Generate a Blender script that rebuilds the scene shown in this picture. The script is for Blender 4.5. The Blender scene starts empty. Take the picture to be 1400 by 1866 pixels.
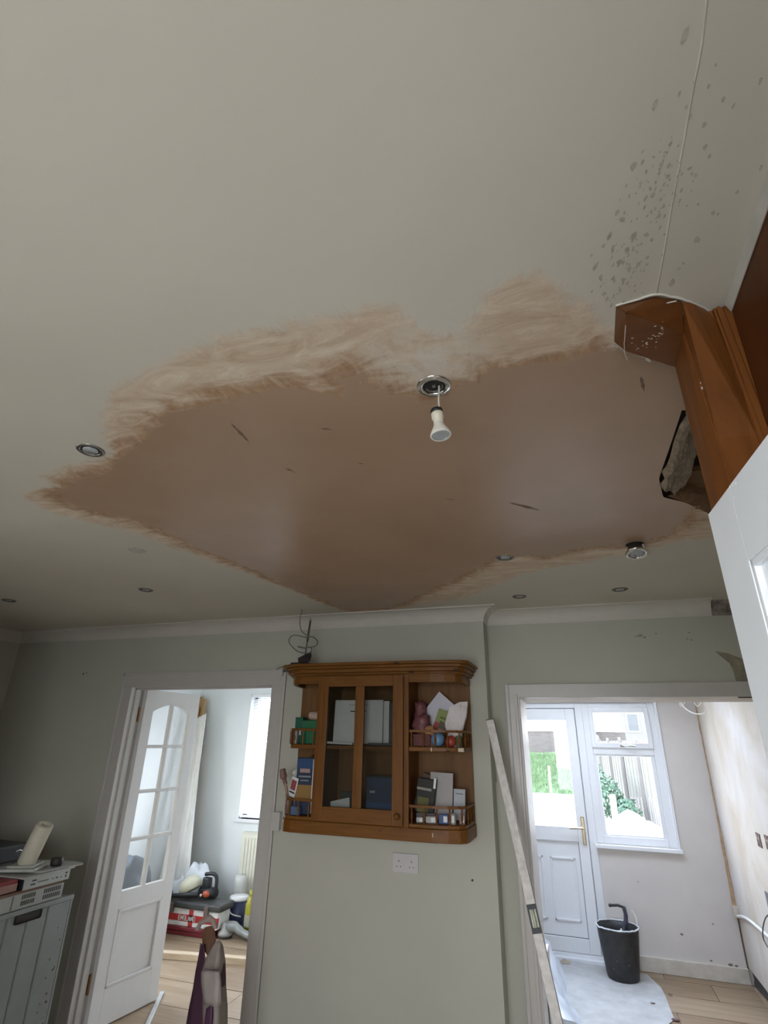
import bpy, bmesh, math, random
from mathutils import Vector, Matrix, noise
random.seed(7)
S = bpy.context.scene
COL = S.collection
PI = math.pi
# ------------------------------------------------------------------ camera
FPX = 975.76
RV = Vector((0.94865369, 0.31583734, 0.01740546))
UV = Vector((0.10915603, -0.37851529, 0.91913608))
FV = Vector((-0.29688573, 0.87004192, 0.39355548))
CAM = Vector((0, 0, 1.65))
cd = bpy.data.cameras.new('camera'); cam = bpy.data.objects.new('camera', cd); COL.objects.link(cam)
cd.sensor_fit = 'VERTICAL'; cd.sensor_height = 24; cd.sensor_width = 18; cd.lens = 24*FPX/1866
cd.clip_start = 0.02; cd.clip_end = 300
m = Matrix((RV, UV, -FV)).transposed().to_4x4(); m.translation = CAM
cam.matrix_world = m
S.camera = cam
# ------------------------------------------------------------------ world, sun, exposure
w = bpy.data.worlds.new('sky'); S.world = w; w.use_nodes = True
nt = w.node_tree; bg = nt.nodes['Background']
tc = nt.nodes.new('ShaderNodeTexCoord'); sp = nt.nodes.new('ShaderNodeSeparateXYZ')
cr = nt.nodes.new('ShaderNodeValToRGB')
nt.links.new(tc.outputs['Generated'], sp.inputs[0]); nt.links.new(sp.outputs['Z'], cr.inputs[0])
cr.color_ramp.elements[0].color = (0.95, 0.97, 1.0, 1); cr.color_ramp.elements[1].color = (0.62, 0.76, 1.0, 1)
nt.links.new(cr.outputs[0], bg.inputs[0]); bg.inputs[1].default_value = 1.5
S.view_settings.view_transform = 'Standard'; S.view_settings.look = 'None'
S.view_settings.gamma = 1; S.view_settings.use_curve_mapping = False
S.view_settings.exposure = 3.25

def portal(name, loc, size, normal):
    l = bpy.data.lights.new(name, 'AREA'); l.shape = 'RECTANGLE'; l.size, l.size_y = size
    l.cycles.is_portal = True
    o = bpy.data.objects.new(name, l); COL.objects.link(o); o.location = loc
    o.rotation_euler = Vector(normal).to_track_quat('-Z', 'Z').to_euler()
portal('portal_left', (-4.45, -0.4, 1.5), (1.3, 1.4), (1, 0, 0))
portal('portal_rear', (-0.4, -1.38, 1.45), (1.5, 1.3), (0, 1, 0))
portal('portal_added_rooflight', (-0.1, 4.75, 2.75), (0.9, 1.3), (0, 0, -1))  # serves the unseen rooflight added over the far room
portal('portal_added_window', (-4.45, 4.08, 1.45), (1.5, 1.05), (1, 0, 0))  # serves the unseen side window added for the left room
portal('portal_blind', (-2.6, 5.95, 1.5), (2.0, 1.3), (0, -1, 0))
portal('portal_garden', (0.0, 5.93, 1.3), (1.5, 1.7), (0, -1, 0))

# ------------------------------------------------------------------ helpers
D, W2, ZC, YB = 3.30, 3.45, 2.42, 5.77     # near wall, recessed wall, ceiling, rear wall of the rooms beyond
def ray(x, y): return FV*FPX + RV*(x-700) + UV*(933-y)
def onY(x, y, Y): d = ray(x, y); return CAM + d*(Y/d.y)
def onZ(x, y, Z): d = ray(x, y); return CAM + d*((Z-CAM.z)/d.z)
def onX(x, y, X): d = ray(x, y); return CAM + d*(X/d.x)

def node_mat(name):
    mt = bpy.data.materials.new(name); mt.use_nodes = True
    return mt, mt.node_tree, mt.node_tree.nodes['Principled BSDF']
def N(nt, t, **kw):
    n = nt.nodes.new(t)
    for k, v in kw.items(): setattr(n, k, v)
    return n
def coords(nt, scale=(1, 1, 1)):
    g = N(nt, 'ShaderNodeNewGeometry'); mp = N(nt, 'ShaderNodeMapping'); mp.inputs['Scale'].default_value = scale
    nt.links.new(g.outputs['Position'], mp.inputs['Vector']); return mp.outputs[0]
def objcoords(nt, scale=(1, 1, 1)):
    g = N(nt, 'ShaderNodeTexCoord'); mp = N(nt, 'ShaderNodeMapping'); mp.inputs['Scale'].default_value = scale
    nt.links.new(g.outputs['Object'], mp.inputs['Vector']); return mp.outputs[0]
def tex(nt, vec, scale, detail=4, rough=0.6, dist=0):
    n = N(nt, 'ShaderNodeTexNoise'); n.inputs['Scale'].default_value = scale; n.inputs['Detail'].default_value = detail
    n.inputs['Roughness'].default_value = rough; n.inputs['Distortion'].default_value = dist
    nt.links.new(vec, n.inputs['Vector']); return n.outputs['Fac']
def ramp(nt, fac, stops):
    c = N(nt, 'ShaderNodeValToRGB'); e = c.color_ramp.elements
    while len(e) < len(stops): e.new(0.5)
    for i, (p, col) in enumerate(stops):
        e[i].position = p; e[i].color = (*col, 1) if len(col) == 3 else col
    nt.links.new(fac, c.inputs[0]); return c.outputs[0]
def mixc(nt, fac, a, b, mode='MIX'):
    n = N(nt, 'ShaderNodeMix', data_type='RGBA', blend_type=mode)
    for i, v in ((0, fac), (6, a), (7, b)):
        if hasattr(v, 'is_output'): nt.links.new(v, n.inputs[i])
        elif i == 0: n.inputs[0].default_value = v
        else: n.inputs[i].default_value = (*v, 1)
    return n.outputs[2]
def math_(nt, op, a, b=0.0, c=None):
    n = N(nt, 'ShaderNodeMath', operation=op)
    for i, v in enumerate((a, b, c)):
        if v is None: continue
        if hasattr(v, 'is_output'): nt.links.new(v, n.inputs[i])
        else: n.inputs[i].default_value = v
    return n.outputs[0]
def sstep(nt, v, lo, hi):
    n = N(nt, 'ShaderNodeMapRange', interpolation_type='SMOOTHSTEP')
    nt.links.new(v, n.inputs[0]); n.inputs[1].default_value = lo; n.inputs[2].default_value = hi
    return n.outputs[0]
def bump(nt, b, h, strength=0.2, dist=0.01):
    n = N(nt, 'ShaderNodeBump'); n.inputs['Strength'].default_value = strength; n.inputs['Distance'].default_value = dist
    nt.links.new(h, n.inputs['Height']); nt.links.new(n.outputs[0], b.inputs['Normal'])
MC = {}
def M(col, rough=0.5, metal=0.0, var=0.12, scale=14, bmp=0.0, name=None, spec=0.5):
    """plain procedural material: base colour with mottling, optional relief"""
    key = (tuple(col), rough, metal, var, scale, bmp)
    if key in MC: return MC[key]
    mt, nt, b = node_mat(name or 'surface_%d' % len(MC))
    f = tex(nt, coords(nt), scale, 5)
    c = ramp(nt, f, [(0.3, [v*(1-var) for v in col]), (0.7, [min(1, v*(1+var)) for v in col])])
    nt.links.new(c, b.inputs['Base Color']); b.inputs['Roughness'].default_value = rough
    b.inputs['Metallic'].default_value = metal; b.inputs['Specular IOR Level'].default_value = spec
    if bmp: bump(nt, b, tex(nt, coords(nt), scale*3, 4), bmp, 0.004)
    MC[key] = mt; return mt
def wood(name, dark, light, axis='Z', rough=0.4, knots=True, scale=1.0, coat=0.0):
    mt, nt, b = node_mat(name); b.inputs['Specular IOR Level'].default_value = 0.22
    sc = {'Z': (14, 14, 1.2), 'X': (1.2, 14, 14), 'Y': (14, 1.2, 14)}[axis]
    v = coords(nt, tuple(s*scale for s in sc))
    f = tex(nt, v, 1.6, 6, 0.65, 1.3)
    c = ramp(nt, f, [(0.28, dark), (0.5, [(a+b_)/2 for a, b_ in zip(dark, light)]), (0.72, light)])
    if knots:
        vo = N(nt, 'ShaderNodeTexVoronoi'); vo.inputs['Scale'].default_value = 4.2
        ks = {'Z': (2.2, 2.2, 1.3), 'X': (1.3, 2.2, 2.2), 'Y': (2.2, 1.3, 2.2)}[axis]
        nt.links.new(coords(nt, ks), vo.inputs['Vector'])
        k = sstep(nt, vo.outputs['Distance'], 0.07, 0.14)
        c = mixc(nt, k, [v_*0.35 for v_ in dark], c)
    nt.links.new(c, b.inputs['Base Color']); b.inputs['Roughness'].default_value = rough
    b.inputs['Coat Weight'].default_value = coat
    bump(nt, b, f, 0.08, 0.002)
    return mt

WALL = M((0.47, 0.46, 0.385), 0.75, var=0.03, scale=3, bmp=0.12, name='sage_wall_paint')
GLOSS = M((0.50, 0.47, 0.435), 0.35, var=0.03, name='cream_gloss_trim')
COVE = M((0.58, 0.54, 0.475), 0.6, var=0.03, name='cove_paint')
LROOM = M((0.80, 0.84, 0.85), 0.7, var=0.02, scale=3, name='left_room_paint')
FARW = M((0.60, 0.565, 0.54), 0.8, var=0.05, scale=2, bmp=0.1, name='raw_plaster_grey')
UPVC = M((0.76, 0.775, 0.80), 0.3, var=0.015, name='white_upvc')
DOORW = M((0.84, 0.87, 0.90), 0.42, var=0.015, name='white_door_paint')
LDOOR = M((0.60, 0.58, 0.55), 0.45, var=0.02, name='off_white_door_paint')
PINE = wood('orange_pine', (0.105, 0.038, 0.0055), (0.190, 0.073, 0.0115), 'Z', 0.42, True, 1.6)
PINEX = wood('orange_pine_horizontal', (0.112, 0.041, 0.006), (0.198, 0.078, 0.0125), 'X', 0.42, True, 1.6)
PINED = wood('pine_back_panel', (0.13, 0.062, 0.022), (0.21, 0.105, 0.04), 'Z', 0.55, True)
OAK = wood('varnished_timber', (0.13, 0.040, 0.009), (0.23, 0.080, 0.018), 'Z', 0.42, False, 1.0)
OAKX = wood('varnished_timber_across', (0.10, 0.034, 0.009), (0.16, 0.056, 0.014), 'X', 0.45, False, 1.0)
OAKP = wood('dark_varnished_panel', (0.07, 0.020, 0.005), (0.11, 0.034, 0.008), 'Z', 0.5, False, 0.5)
BLACK = M((0.012, 0.012, 0.014), 0.5, name='black_plastic')
CHROME = M((0.62, 0.60, 0.56), 0.18, 1.0, name='chrome')
WHITEP = M((0.75, 0.75, 0.74), 0.45, name='white_plastic')
PAPER = M((0.72, 0.72, 0.74), 0.8, var=0.04, name='white_paper')
BRASS = M((0.50, 0.42, 0.30), 0.25, 1.0, name='brass')

def glass_mat(name, tint=(1, 1, 1), gl=0.09):
    mt = bpy.data.materials.new(name); mt.use_nodes = True; nt = mt.node_tree; nt.nodes.clear()
    o = N(nt, 'ShaderNodeOutputMaterial'); mx = N(nt, 'ShaderNodeMixShader'); t = N(nt, 'ShaderNodeBsdfTransparent')
    g = N(nt, 'ShaderNodeBsdfGlossy'); g.inputs['Roughness'].default_value = 0.03
    t.inputs[0].default_value = (*tint, 1)
    f = tex(nt, coords(nt), 6, 3); r = N(nt, 'ShaderNodeMapRange'); nt.links.new(f, r.inputs[0])
    r.inputs[3].default_value = gl*0.8; r.inputs[4].default_value = gl*1.2
    nt.links.new(r.outputs[0], mx.inputs[0]); nt.links.new(t.outputs[0], mx.inputs[1]); nt.links.new(g.outputs[0], mx.inputs[2])
    nt.links.new(mx.outputs[0], o.inputs[0]); return mt
GLASS = glass_mat('clear_glass', (1, 1, 1), 0.05)
GLASSD = glass_mat('cabinet_glass', (0.80, 0.81, 0.79), 0.012)
def film_mat(name, col, amt):
    mt = bpy.data.materials.new(name); mt.use_nodes = True; nt = mt.node_tree
    b = nt.nodes['Principled BSDF']; b.inputs['Base Color'].default_value = (*col, 1); b.inputs['Roughness'].default_value = 0.25
    f = tex(nt, coords(nt, (3, 3, 1)), 3, 4); r = N(nt, 'ShaderNodeMapRange'); nt.links.new(f, r.inputs[0])
    r.inputs[3].default_value = amt-0.25; r.inputs[4].default_value = amt+0.25
    nt.links.new(r.outputs[0], b.inputs['Alpha']); return mt
FILM = film_mat('plastic_film', (0.85, 0.87, 0.88), 0.5)

# ---- geometry
def BM(): return bmesh.new()
def add_box(b, x0, x1, y0, y1, z0, z1, bev=0.0):
    t = bmesh.new()
    vs = [t.verts.new((x, y, z)) for x in (x0, x1) for y in (y0, y1) for z in (z0, z1)]
    for f in ((0,1,3,2), (4,6,7,5), (0,4,5,1), (2,3,7,6), (0,2,6,4), (1,5,7,3)): t.faces.new([vs[i] for i in f])
    bmesh.ops.recalc_face_normals(t, faces=t.faces)
    if bev: bmesh.ops.bevel(t, geom=t.edges[:], offset=bev, segments=2, profile=0.6, affect='EDGES')
    merge(b, t); return b
def merge(b, t, mat=None):
    if mat is not None: t.transform(mat)
    me = bpy.data.meshes.new('tmp'); t.to_mesh(me); t.free(); b.from_mesh(me); bpy.data.meshes.remove(me)
def add_prism(b, pts, z0, z1, bev=0):
    """vertical prism over plan polygon pts"""
    t = bmesh.new(); lo = [t.verts.new((p[0], p[1], z0)) for p in pts]; hi = [t.verts.new((p[0], p[1], z1)) for p in pts]
    t.faces.new(lo[::-1]); t.faces.new(hi); n = len(pts)
    for i in range(n): t.faces.new((lo[i], lo[(i+1) % n], hi[(i+1) % n], hi[i]))
    bmesh.ops.recalc_face_normals(t, faces=t.faces)
    if bev: bmesh.ops.bevel(t, geom=t.edges[:], offset=bev, segments=1, affect='EDGES')
    merge(b, t); return b
def add_hull(b, pts, bev=0):
    t = bmesh.new()
    for p in pts: t.verts.new(p)
    r = bmesh.ops.convex_hull(t, input=t.verts)
    bmesh.ops.delete(t, geom=[v for v in t.verts if not v.link_faces], context='VERTS')
    bmesh.ops.recalc_face_normals(t, faces=t.faces)
    if bev: bmesh.ops.bevel(t, geom=t.edges[:], offset=bev, segments=2, affect='EDGES')
    merge(b, t); return b
def add_lathe(b, prof, mat=None, seg=20, caps=True):
    """prof: list of (radius, z)"""
    t = bmesh.new(); rings = []
    for r, z in prof: rings.append([t.verts.new((r*math.cos(2*PI*i/seg), r*math.sin(2*PI*i/seg), z)) for i in range(seg)])
    for a, c in zip(rings, rings[1:]):
        for i in range(seg): t.faces.new((a[i], a[(i+1) % seg], c[(i+1) % seg], c[i]))
    if caps:
        if prof[0][0] > 1e-5: t.faces.new(rings[0][::-1])
        if prof[-1][0] > 1e-5: t.faces.new(rings[-1])
    bmesh.ops.remove_doubles(t, verts=t.verts, dist=1e-6)
    merge(b, t, mat); return b
def add_tube(b, pts, r, seg=8, smooth=True, flat=1.0):
    pts = [Vector(p) for p in pts]
    if smooth and len(pts) > 2:
        q = []
        P = [pts[0]]+pts+[pts[-1]]
        for i in range(1, len(P)-2):
            for k in range(5):
                s = k/5; a, p0, p1, c = P[i-1], P[i], P[i+1], P[i+2]
                q.append(0.5*((2*p0)+(p1-a)*s+(2*a-5*p0+4*p1-c)*s*s+(3*p0-a-3*p1+c)*s**3))
        q.append(pts[-1]); pts = q
    t = bmesh.new(); rings = []; prev = None
    for i, p in enumerate(pts):
        d = (pts[min(i+1, len(pts)-1)]-pts[max(i-1, 0)]).normalized()
        if prev is None: prev = d.orthogonal().normalized()
        prev = (prev-d*prev.dot(d)).normalized(); c = d.cross(prev)
        rr = r[i*(len(r)-1)//max(1, len(pts)-1)] if isinstance(r, (list, tuple)) else r
        rings.append([t.verts.new(p+prev*rr*math.cos(2*PI*k/seg)+c*rr*flat*math.sin(2*PI*k/seg)) for k in range(seg)])
    for a, c in zip(rings, rings[1:]):
        for k in range(seg): t.faces.new((a[k], a[(k+1) % seg], c[(k+1) % seg], c[k]))
    t.faces.new(rings[0][::-1]); t.faces.new(rings[-1])
    merge(b, t); return b
def add_ball(b, c, r, sub=2, jit=0.0, sq=(1, 1, 1), seed=0):
    t = bmesh.new(); bmesh.ops.create_icosphere(t, subdivisions=sub, radius=1)
    for v in t.verts:
        n = v.co.normalized(); k = 1+jit*noise.noise(n*2.3+Vector((seed*3.7, seed, 0)))
        v.co = Vector((n.x*sq[0], n.y*sq[1], n.z*sq[2]))*r*k+Vector(c)
    merge(b, t); return b
def link(name, b, mat, parent=None, smooth=False, kind=None):
    """one mesh object; verts are in world space, moved to the parent's base"""
    me = bpy.data.meshes.new(name)
    o = bpy.data.objects.new(name, me); COL.objects.link(o)
    off = Vector((0, 0, 0)); q = parent
    while q is not None: off += q.location; q = q.parent
    if parent is None:
        xs = [v.co for v in b.verts]
        if xs:
            off = Vector(((min(v.x for v in xs)+max(v.x for v in xs))/2, (min(v.y for v in xs)+max(v.y for v in xs))/2, min(v.z for v in xs)))
            o.location = off
    else: o.parent = parent
    bmesh.ops.translate(b, verts=b.verts, vec=-off)
    b.to_mesh(me); b.free(); me.materials.append(mat)
    if smooth:
        for p in me.polygons: p.use_smooth = True
    if kind: o['kind'] = kind
    return o
def tag(o, label, cat, group=None):
    o['label'] = label; o['category'] = cat
    if group: o['group'] = group
    return o
def thing(name, label, cat, loc=(0, 0, 0), group=None):
    o = bpy.data.objects.new(name, None); COL.objects.link(o); o.location = loc; o.empty_display_size = 0.05
    return tag(o, label, cat, group)
def struct(name, b, mat, parent=None, smooth=False):
    return link(name, b, mat, parent, smooth, 'structure')
def holder(name, parent=None, loc=None, kind=None):
    o = bpy.data.objects.new(name, None); COL.objects.link(o); o.empty_display_size = 0.05
    if parent is not None: o.parent = parent
    if loc is not None: o.location = loc
    if kind: o['kind'] = kind
    return o
def box(*a, bev=0.0): return add_box(BM(), *a, bev=bev)
def quadslab(b, pts, th):
    """slab from 4 world points, thickness th along its normal"""
    p = [Vector(q) for q in pts]; n = (p[1]-p[0]).cross(p[3]-p[0]).normalized()*th
    add_hull(b, p+[q+n for q in p]); return b

# ------------------------------------------------------------------ STRUCTURE
XL, XR, YR = -4.27, 1.12, -1.2         # left wall, right wall, rear wall of the kitchen
# ceiling with wet plaster patch: fine grid carries signed distances to two brushed outlines
DARK = [(105,893),(150,868),(215,845),(225,825),(240,808),(290,775),(330,745),(375,738),(430,724),(500,708),(560,712),(612,712),(600,690),(625,668),(660,680),(700,702),(745,728),(765,742),(800,735),(840,708),(870,692),(900,676),(960,668),(1010,662),(1060,650),(1130,634),(1200,655),(1235,680),(1262,745),(1262,830),(1240,900),(1262,925),(1245,955),(1230,970),(1180,987),(1100,994),(1040,1004),(1000,1016),(960,1010),(925,1008),(895,1022),(860,1040),(820,1060),(780,1078),(740,1097),(700,1108),(640,1113),(600,1098),(560,1082),(520,1064),(480,1048),(455,1035),(420,1020),(370,1003),(340,985),(290,965),(240,945),(190,935),(140,925),(110,910)]
LIGHT = [(42,905),(60,893),(100,885),(75,872),(105,852),(165,838),(200,832),(185,805),(176,765),(190,715),(228,685),(300,655),(360,635),(430,612),(520,587),(590,562),(640,556),(700,552),(745,560),(768,585),(782,622),(820,600),(862,575),(882,530),(940,500),(990,490),(1030,500),(1045,535),(1075,530),(1095,560),(1118,600),(1125,640),(1240,660),(1290,745),(1330,830),(1310,930),(1330,975),(1250,987),(1180,1003),(1120,1015),(1060,1028),(1000,1036),(960,1045),(900,1068),(860,1088),(790,1100),(700,1112),(640,1117),(615,1112),(560,1088),(500,1062),(430,1038),(360,1015),(300,993),(230,967),(140,947),(80,928)]
def plan(pts): return [onZ(x, y, ZC).xy for x, y in pts]
def sdf(p, poly):
    best = 1e9; ins = False; n = len(poly)
    for i in range(n):
        a = poly[i]; c = poly[(i+1) % n]
        e = c-a; q = p-a; t = max(0, min(1, q.dot(e)/e.dot(e))); d = (q-e*t).length_squared
        if d < best: best = d
        if (a.y > p.y) != (c.y > p.y) and p.x < a.x+(p.y-a.y)*e.x/e.y: ins = not ins
    return -math.sqrt(best) if ins else math.sqrt(best)
PD, PL = plan(DARK), plan(LIGHT)
HOLE = plan([(1247,735),(1226,800),(1201,872),(1209,906),(1250,916),(1292,936),(1330,960),(1360,900),(1290,800)])
def ceiling_mat():
    mt, nt, b = node_mat('ceiling_paint_and_wet_plaster')
    ad = N(nt, 'ShaderNodeAttribute', attribute_name='wet'); al = N(nt, 'ShaderNodeAttribute', attribute_name='skim')
    streak = tex(nt, coords(nt, (2.6, 6.5, 1)), 2.0, 8, 0.68, 1.6)
    streak2 = tex(nt, coords(nt, (12, 5, 1)), 1.5, 8, 0.72, 1.4)
    blot = tex(nt, coords(nt), 5.5, 8, 0.68, 0.4)
    s0 = math_(nt, 'SUBTRACT', streak, 0.5); s2 = math_(nt, 'SUBTRACT', streak2, 0.5); b0 = math_(nt, 'SUBTRACT', blot, 0.5)
    dd = math_(nt, 'ADD', ad.outputs['Fac'], math_(nt, 'ADD', math_(nt, 'MULTIPLY', s0, 0.16), math_(nt, 'MULTIPLY', b0, 0.10)))
    dl = math_(nt, 'ADD', al.outputs['Fac'], math_(nt, 'ADD', math_(nt, 'MULTIPLY', s2, 0.10), math_(nt, 'MULTIPLY', b0, 0.10)))
    wet = sstep(nt, dd, 0.004, -0.010)
    drying = sstep(nt, dd, 0.085, 0.0)
    skim = sstep(nt, dl, 0.012, -0.030)
    paint = ramp(nt, tex(nt, coords(nt), 1.3, 4), [(0.3, (0.55, 0.505, 0.415)), (0.7, (0.59, 0.545, 0.45))])
    skc = ramp(nt, streak, [(0.30, (0.45, 0.32, 0.215)), (0.44, (0.56, 0.425, 0.295)), (0.58, (0.65, 0.53, 0.395)), (0.72, (0.72, 0.63, 0.50))])
    skc = mixc(nt, math_(nt, 'MULTIPLY', sstep(nt, blot, 0.52, 0.66), 0.5), skc, (0.52, 0.345, 0.235))
    dryc = ramp(nt, streak2, [(0.35, (0.27, 0.14, 0.065)), (0.52, (0.38, 0.225, 0.12)), (0.68, (0.55, 0.40, 0.27))])
    big = tex(nt, coords(nt), 1.1, 3)
    wetc = ramp(nt, big, [(0.35, (0.345, 0.225, 0.140)), (0.65, (0.41, 0.27, 0.178))])
    wetc = mixc(nt, math_(nt, 'MULTIPLY', sstep(nt, blot, 0.5, 0.72), 0.35), wetc, (0.44, 0.30, 0.205))
    c = mixc(nt, math_(nt, 'MULTIPLY', skim, 0.93), paint, skc)
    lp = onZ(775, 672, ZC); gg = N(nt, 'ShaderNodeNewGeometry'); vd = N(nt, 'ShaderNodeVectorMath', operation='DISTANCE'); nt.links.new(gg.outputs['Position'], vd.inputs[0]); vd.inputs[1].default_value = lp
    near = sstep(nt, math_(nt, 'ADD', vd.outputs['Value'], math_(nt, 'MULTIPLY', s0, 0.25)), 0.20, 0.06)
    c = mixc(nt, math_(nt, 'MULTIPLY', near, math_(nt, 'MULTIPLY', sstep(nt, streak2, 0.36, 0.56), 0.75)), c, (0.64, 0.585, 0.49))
    c = mixc(nt, math_(nt, 'MULTIPLY', math_(nt, 'MULTIPLY', drying, skim), 0.85), c, dryc)
    c = mixc(nt, wet, c, wetc)
    nt.links.new(c, b.inputs['Base Color'])
    b.inputs['Specular IOR Level'].default_value = 0.35
    r = N(nt, 'ShaderNodeMapRange'); nt.links.new(wet, r.inputs[0]); r.inputs[3].default_value = 0.75; r.inputs[4].default_value = 0.36
    r2 = math_(nt, 'ADD', r.outputs[0], math_(nt, 'MULTIPLY', b0, 0.35)); nt.links.new(r2, b.inputs['Roughness'])
    h = math_(nt, 'ADD', math_(nt, 'MULTIPLY', wet, 0.25), math_(nt, 'ADD', math_(nt, 'MULTIPLY', math_(nt, 'MULTIPLY', math_(nt, 'MULTIPLY', skim, math_(nt, 'SUBTRACT', 1.0, wet)), streak), 0.5), math_(nt, 'MULTIPLY', big, 1.2)))
    bump(nt, b, h, 0.35, 0.012)
    return mt
def lines(a, b_, lo, hi, fine):
    out = [a]; x = a
    while x < lo-0.4: x += 0.4; out.append(x)
    x = lo
    while x < hi: out.append(x); x += fine
    out.append(hi); x = hi
    while x < b_-0.4: x += 0.4; out.append(x)
    out.append(b_); return sorted(set(round(v, 4) for v in out))
def snap(p):
    best, q_ = 0.0125, p; n = len(HOLE)
    for i in range(n):
        a = HOLE[i]; e = HOLE[(i+1) % n]-a; t = max(0, min(1, (p-a).dot(e)/e.dot(e))); d = (p-a-e*t).length
        if d < best: best, q_ = d, a+e*t
    return q_
def build_ceiling():
    xs = lines(XL-0.15, XR+0.15, -2.5, 0.72, 0.022); ys = lines(YR-0.15, W2+0.15, 0.55, 3.32, 0.022)
    b = BM(); lw = b.verts.layers.float.new('wet'); ls = b.verts.layers.float.new('skim')
    vs = {}
    for i, x in enumerate(xs):
        for j, y in enumerate(ys):
            p = Vector((x, y))
            if 0.2 < x < 0.8 and 1.1 < y < 2.3: p = snap(p)
            v = b.verts.new((p.x, p.y, ZC)); v[lw] = sdf(p, PD); v[ls] = sdf(p, PL); vs[i, j] = v
    for i in range(len(xs)-1):
        for j in range(len(ys)-1):
            c = Vector(((xs[i]+xs[i+1])/2, (ys[j]+ys[j+1])/2))
            if 0.2 < c.x < 0.8 and 1.1 < c.y < 2.3 and sdf(c, HOLE) < 0: continue
            b.faces.new((vs[i, j], vs[i, j+1], vs[i+1, j+1], vs[i+1, j]))
    o = struct('ceiling', b, ceiling_mat(), smooth=True)
    return o
ceil = build_ceiling()
# things in the roof void and on the ceiling
LATH = M((0.25, 0.19, 0.125), 0.9, var=0.35, scale=40, bmp=0.8, name='ragged_old_plaster')
JOIST = wood('rough_joist', (0.10, 0.05, 0.022), (0.20, 0.11, 0.05), 'X', 0.8, False)
def ragged(name, pts, parent, mat, th=0.02, cuts=7, amp=0.012, seed=1):
    b = BM(); quadslab(b, pts, th); bmesh.ops.subdivide_edges(b, edges=b.edges[:], cuts=cuts, use_grid_fill=True)
    bmesh.ops.triangulate(b, faces=b.faces)
    for v in b.verts: v.co += Vector((noise.noise(v.co*23+Vector((seed, 0, 0))), noise.noise(v.co*23+Vector((0, seed, 5))), noise.noise(v.co*29)))*amp
    return link(name, b, mat, parent)
ZH = ZC+0.06
ragged('plaster_edge', [onZ(1248,742,ZC-0.004), onZ(1204,884,ZC-0.004), onZ(1234,898,ZH), onZ(1264,812,ZH)], ceil, LATH, 0.02, 9, 0.014)
ragged('joist', [onZ(1236,850,ZH+.02), onZ(1236,905,ZH+.02), onZ(1330,880,ZH+.02), onZ(1330,845,ZH+.02)], ceil, JOIST, 0.02, 3, 0.004, 2)
ragged('lath', [onZ(1215,903,ZC+.004), onZ(1300,940,ZC+.004), onZ(1310,900,ZC+.07), onZ(1240,880,ZC+.07)], ceil, JOIST, 0.015, 4, 0.006, 3)
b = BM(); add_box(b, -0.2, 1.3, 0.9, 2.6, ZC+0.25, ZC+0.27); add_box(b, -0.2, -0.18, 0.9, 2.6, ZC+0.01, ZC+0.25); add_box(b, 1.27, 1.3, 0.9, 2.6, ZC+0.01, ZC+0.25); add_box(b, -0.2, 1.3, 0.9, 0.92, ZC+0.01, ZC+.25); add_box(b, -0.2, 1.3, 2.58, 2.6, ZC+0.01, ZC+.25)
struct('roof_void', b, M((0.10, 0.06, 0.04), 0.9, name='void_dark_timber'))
# roof slab above everything
b = BM()
for (x0, x1, y0, y1) in ((XL-0.4, -0.75, YR-0.3, YB+0.3), (-0.75, 0.55, YR-0.3, 4.3), (-0.75, 0.55, 5.2, YB+0.3), (0.55, XR+0.4, YR-0.3, YB+0.3)): add_box(b, x0, x1, y0, y1, ZC+0.28, ZC+0.4)
struct('roof', b, M((0.2, 0.2, 0.2), 0.9))
b = BM()
for (x0, x1, y0, y1) in ((-0.79, -0.75, 4.26, 5.24), (0.55, 0.59, 4.26, 5.24), (-0.75, 0.55, 4.26, 4.3), (-0.75, 0.55, 5.2, 5.24)): add_box(b, x0, x1, y0, y1, ZC, ZC+0.42)
struct('added_rooflight_shaft', b, M((0.8, 0.8, 0.78), 0.6))  # unseen rooflight, added to brighten the far room
# seam ridge along the ceiling
pts = [onZ(x, y, ZC) for x, y in ((1291,-30),(1288,6),(1278,90),(1264,160),(1251,235),(1237,310),(1224,380),(1212,450),(1203,500),(1196,537))]
b = BM(); add_tube(b, [p+Vector((0, 0, 0.0008)) for p in pts], 0.0019, 6); o = link('joint_ridge', b, M((0.55, 0.51, 0.43), 0.7, name='ceiling_paint_plain'), ceil, True)
# dents
DENT = M((0.42, 0.38, 0.305), 0.9, var=0.2, scale=60, name='scraped_texture')
b = BM(); dents = [(1248,65,7,22),(1305,118,3,5),(1292,157,4,7),(1318,182,5,8),(1337,193,5,8),(1195,190,6,14),(1238,172,4,8),(1251,195,4,6),(1258,212,5,7),(1284,228,5,8),(1222,262,4,7),(1285,268,5,9),(1293,285,4,7),(1257,307,5,5),(1268,320,6,6),(1219,302,5,7),(1154,303,8,11),(1178,313,4,6),(1142,338,3,5),(1168,333,4,6),(1300,388,5,6),(1309,390,3,4),(1344,350,5,5),(1387,306,4,9),(1386,148,4,9),(1177,361,5,8),(1190,356,5,7),(1210,375,4,6),(1201,394,5,7),(1273,372,3,3),(1252,375,3,3),(1270,437,8,8),(1246,480,4,3),(1238,490,5,4),(1225,515,7,10),(1178,428,6,6),(1155,430,7,10),(1143,456,6,9),(1130,478,7,7),(1180,469,4,5),(1164,481,5,6),(1147,491,5,8),(1134,400,9,7),(1125,388,5,9),(1111,430,5,12),(1117,452,5,8),(1100,448,4,5),(1085,487,5,9),(1095,505,4,8),(1118,507,4,7),(1137,510,6,5),(1101,535,6,5),(1203,415,4,7),(1188,437,4,5),(1169,445,3,5),(1205,300,4,5),(1265,150,3,4)]
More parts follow.
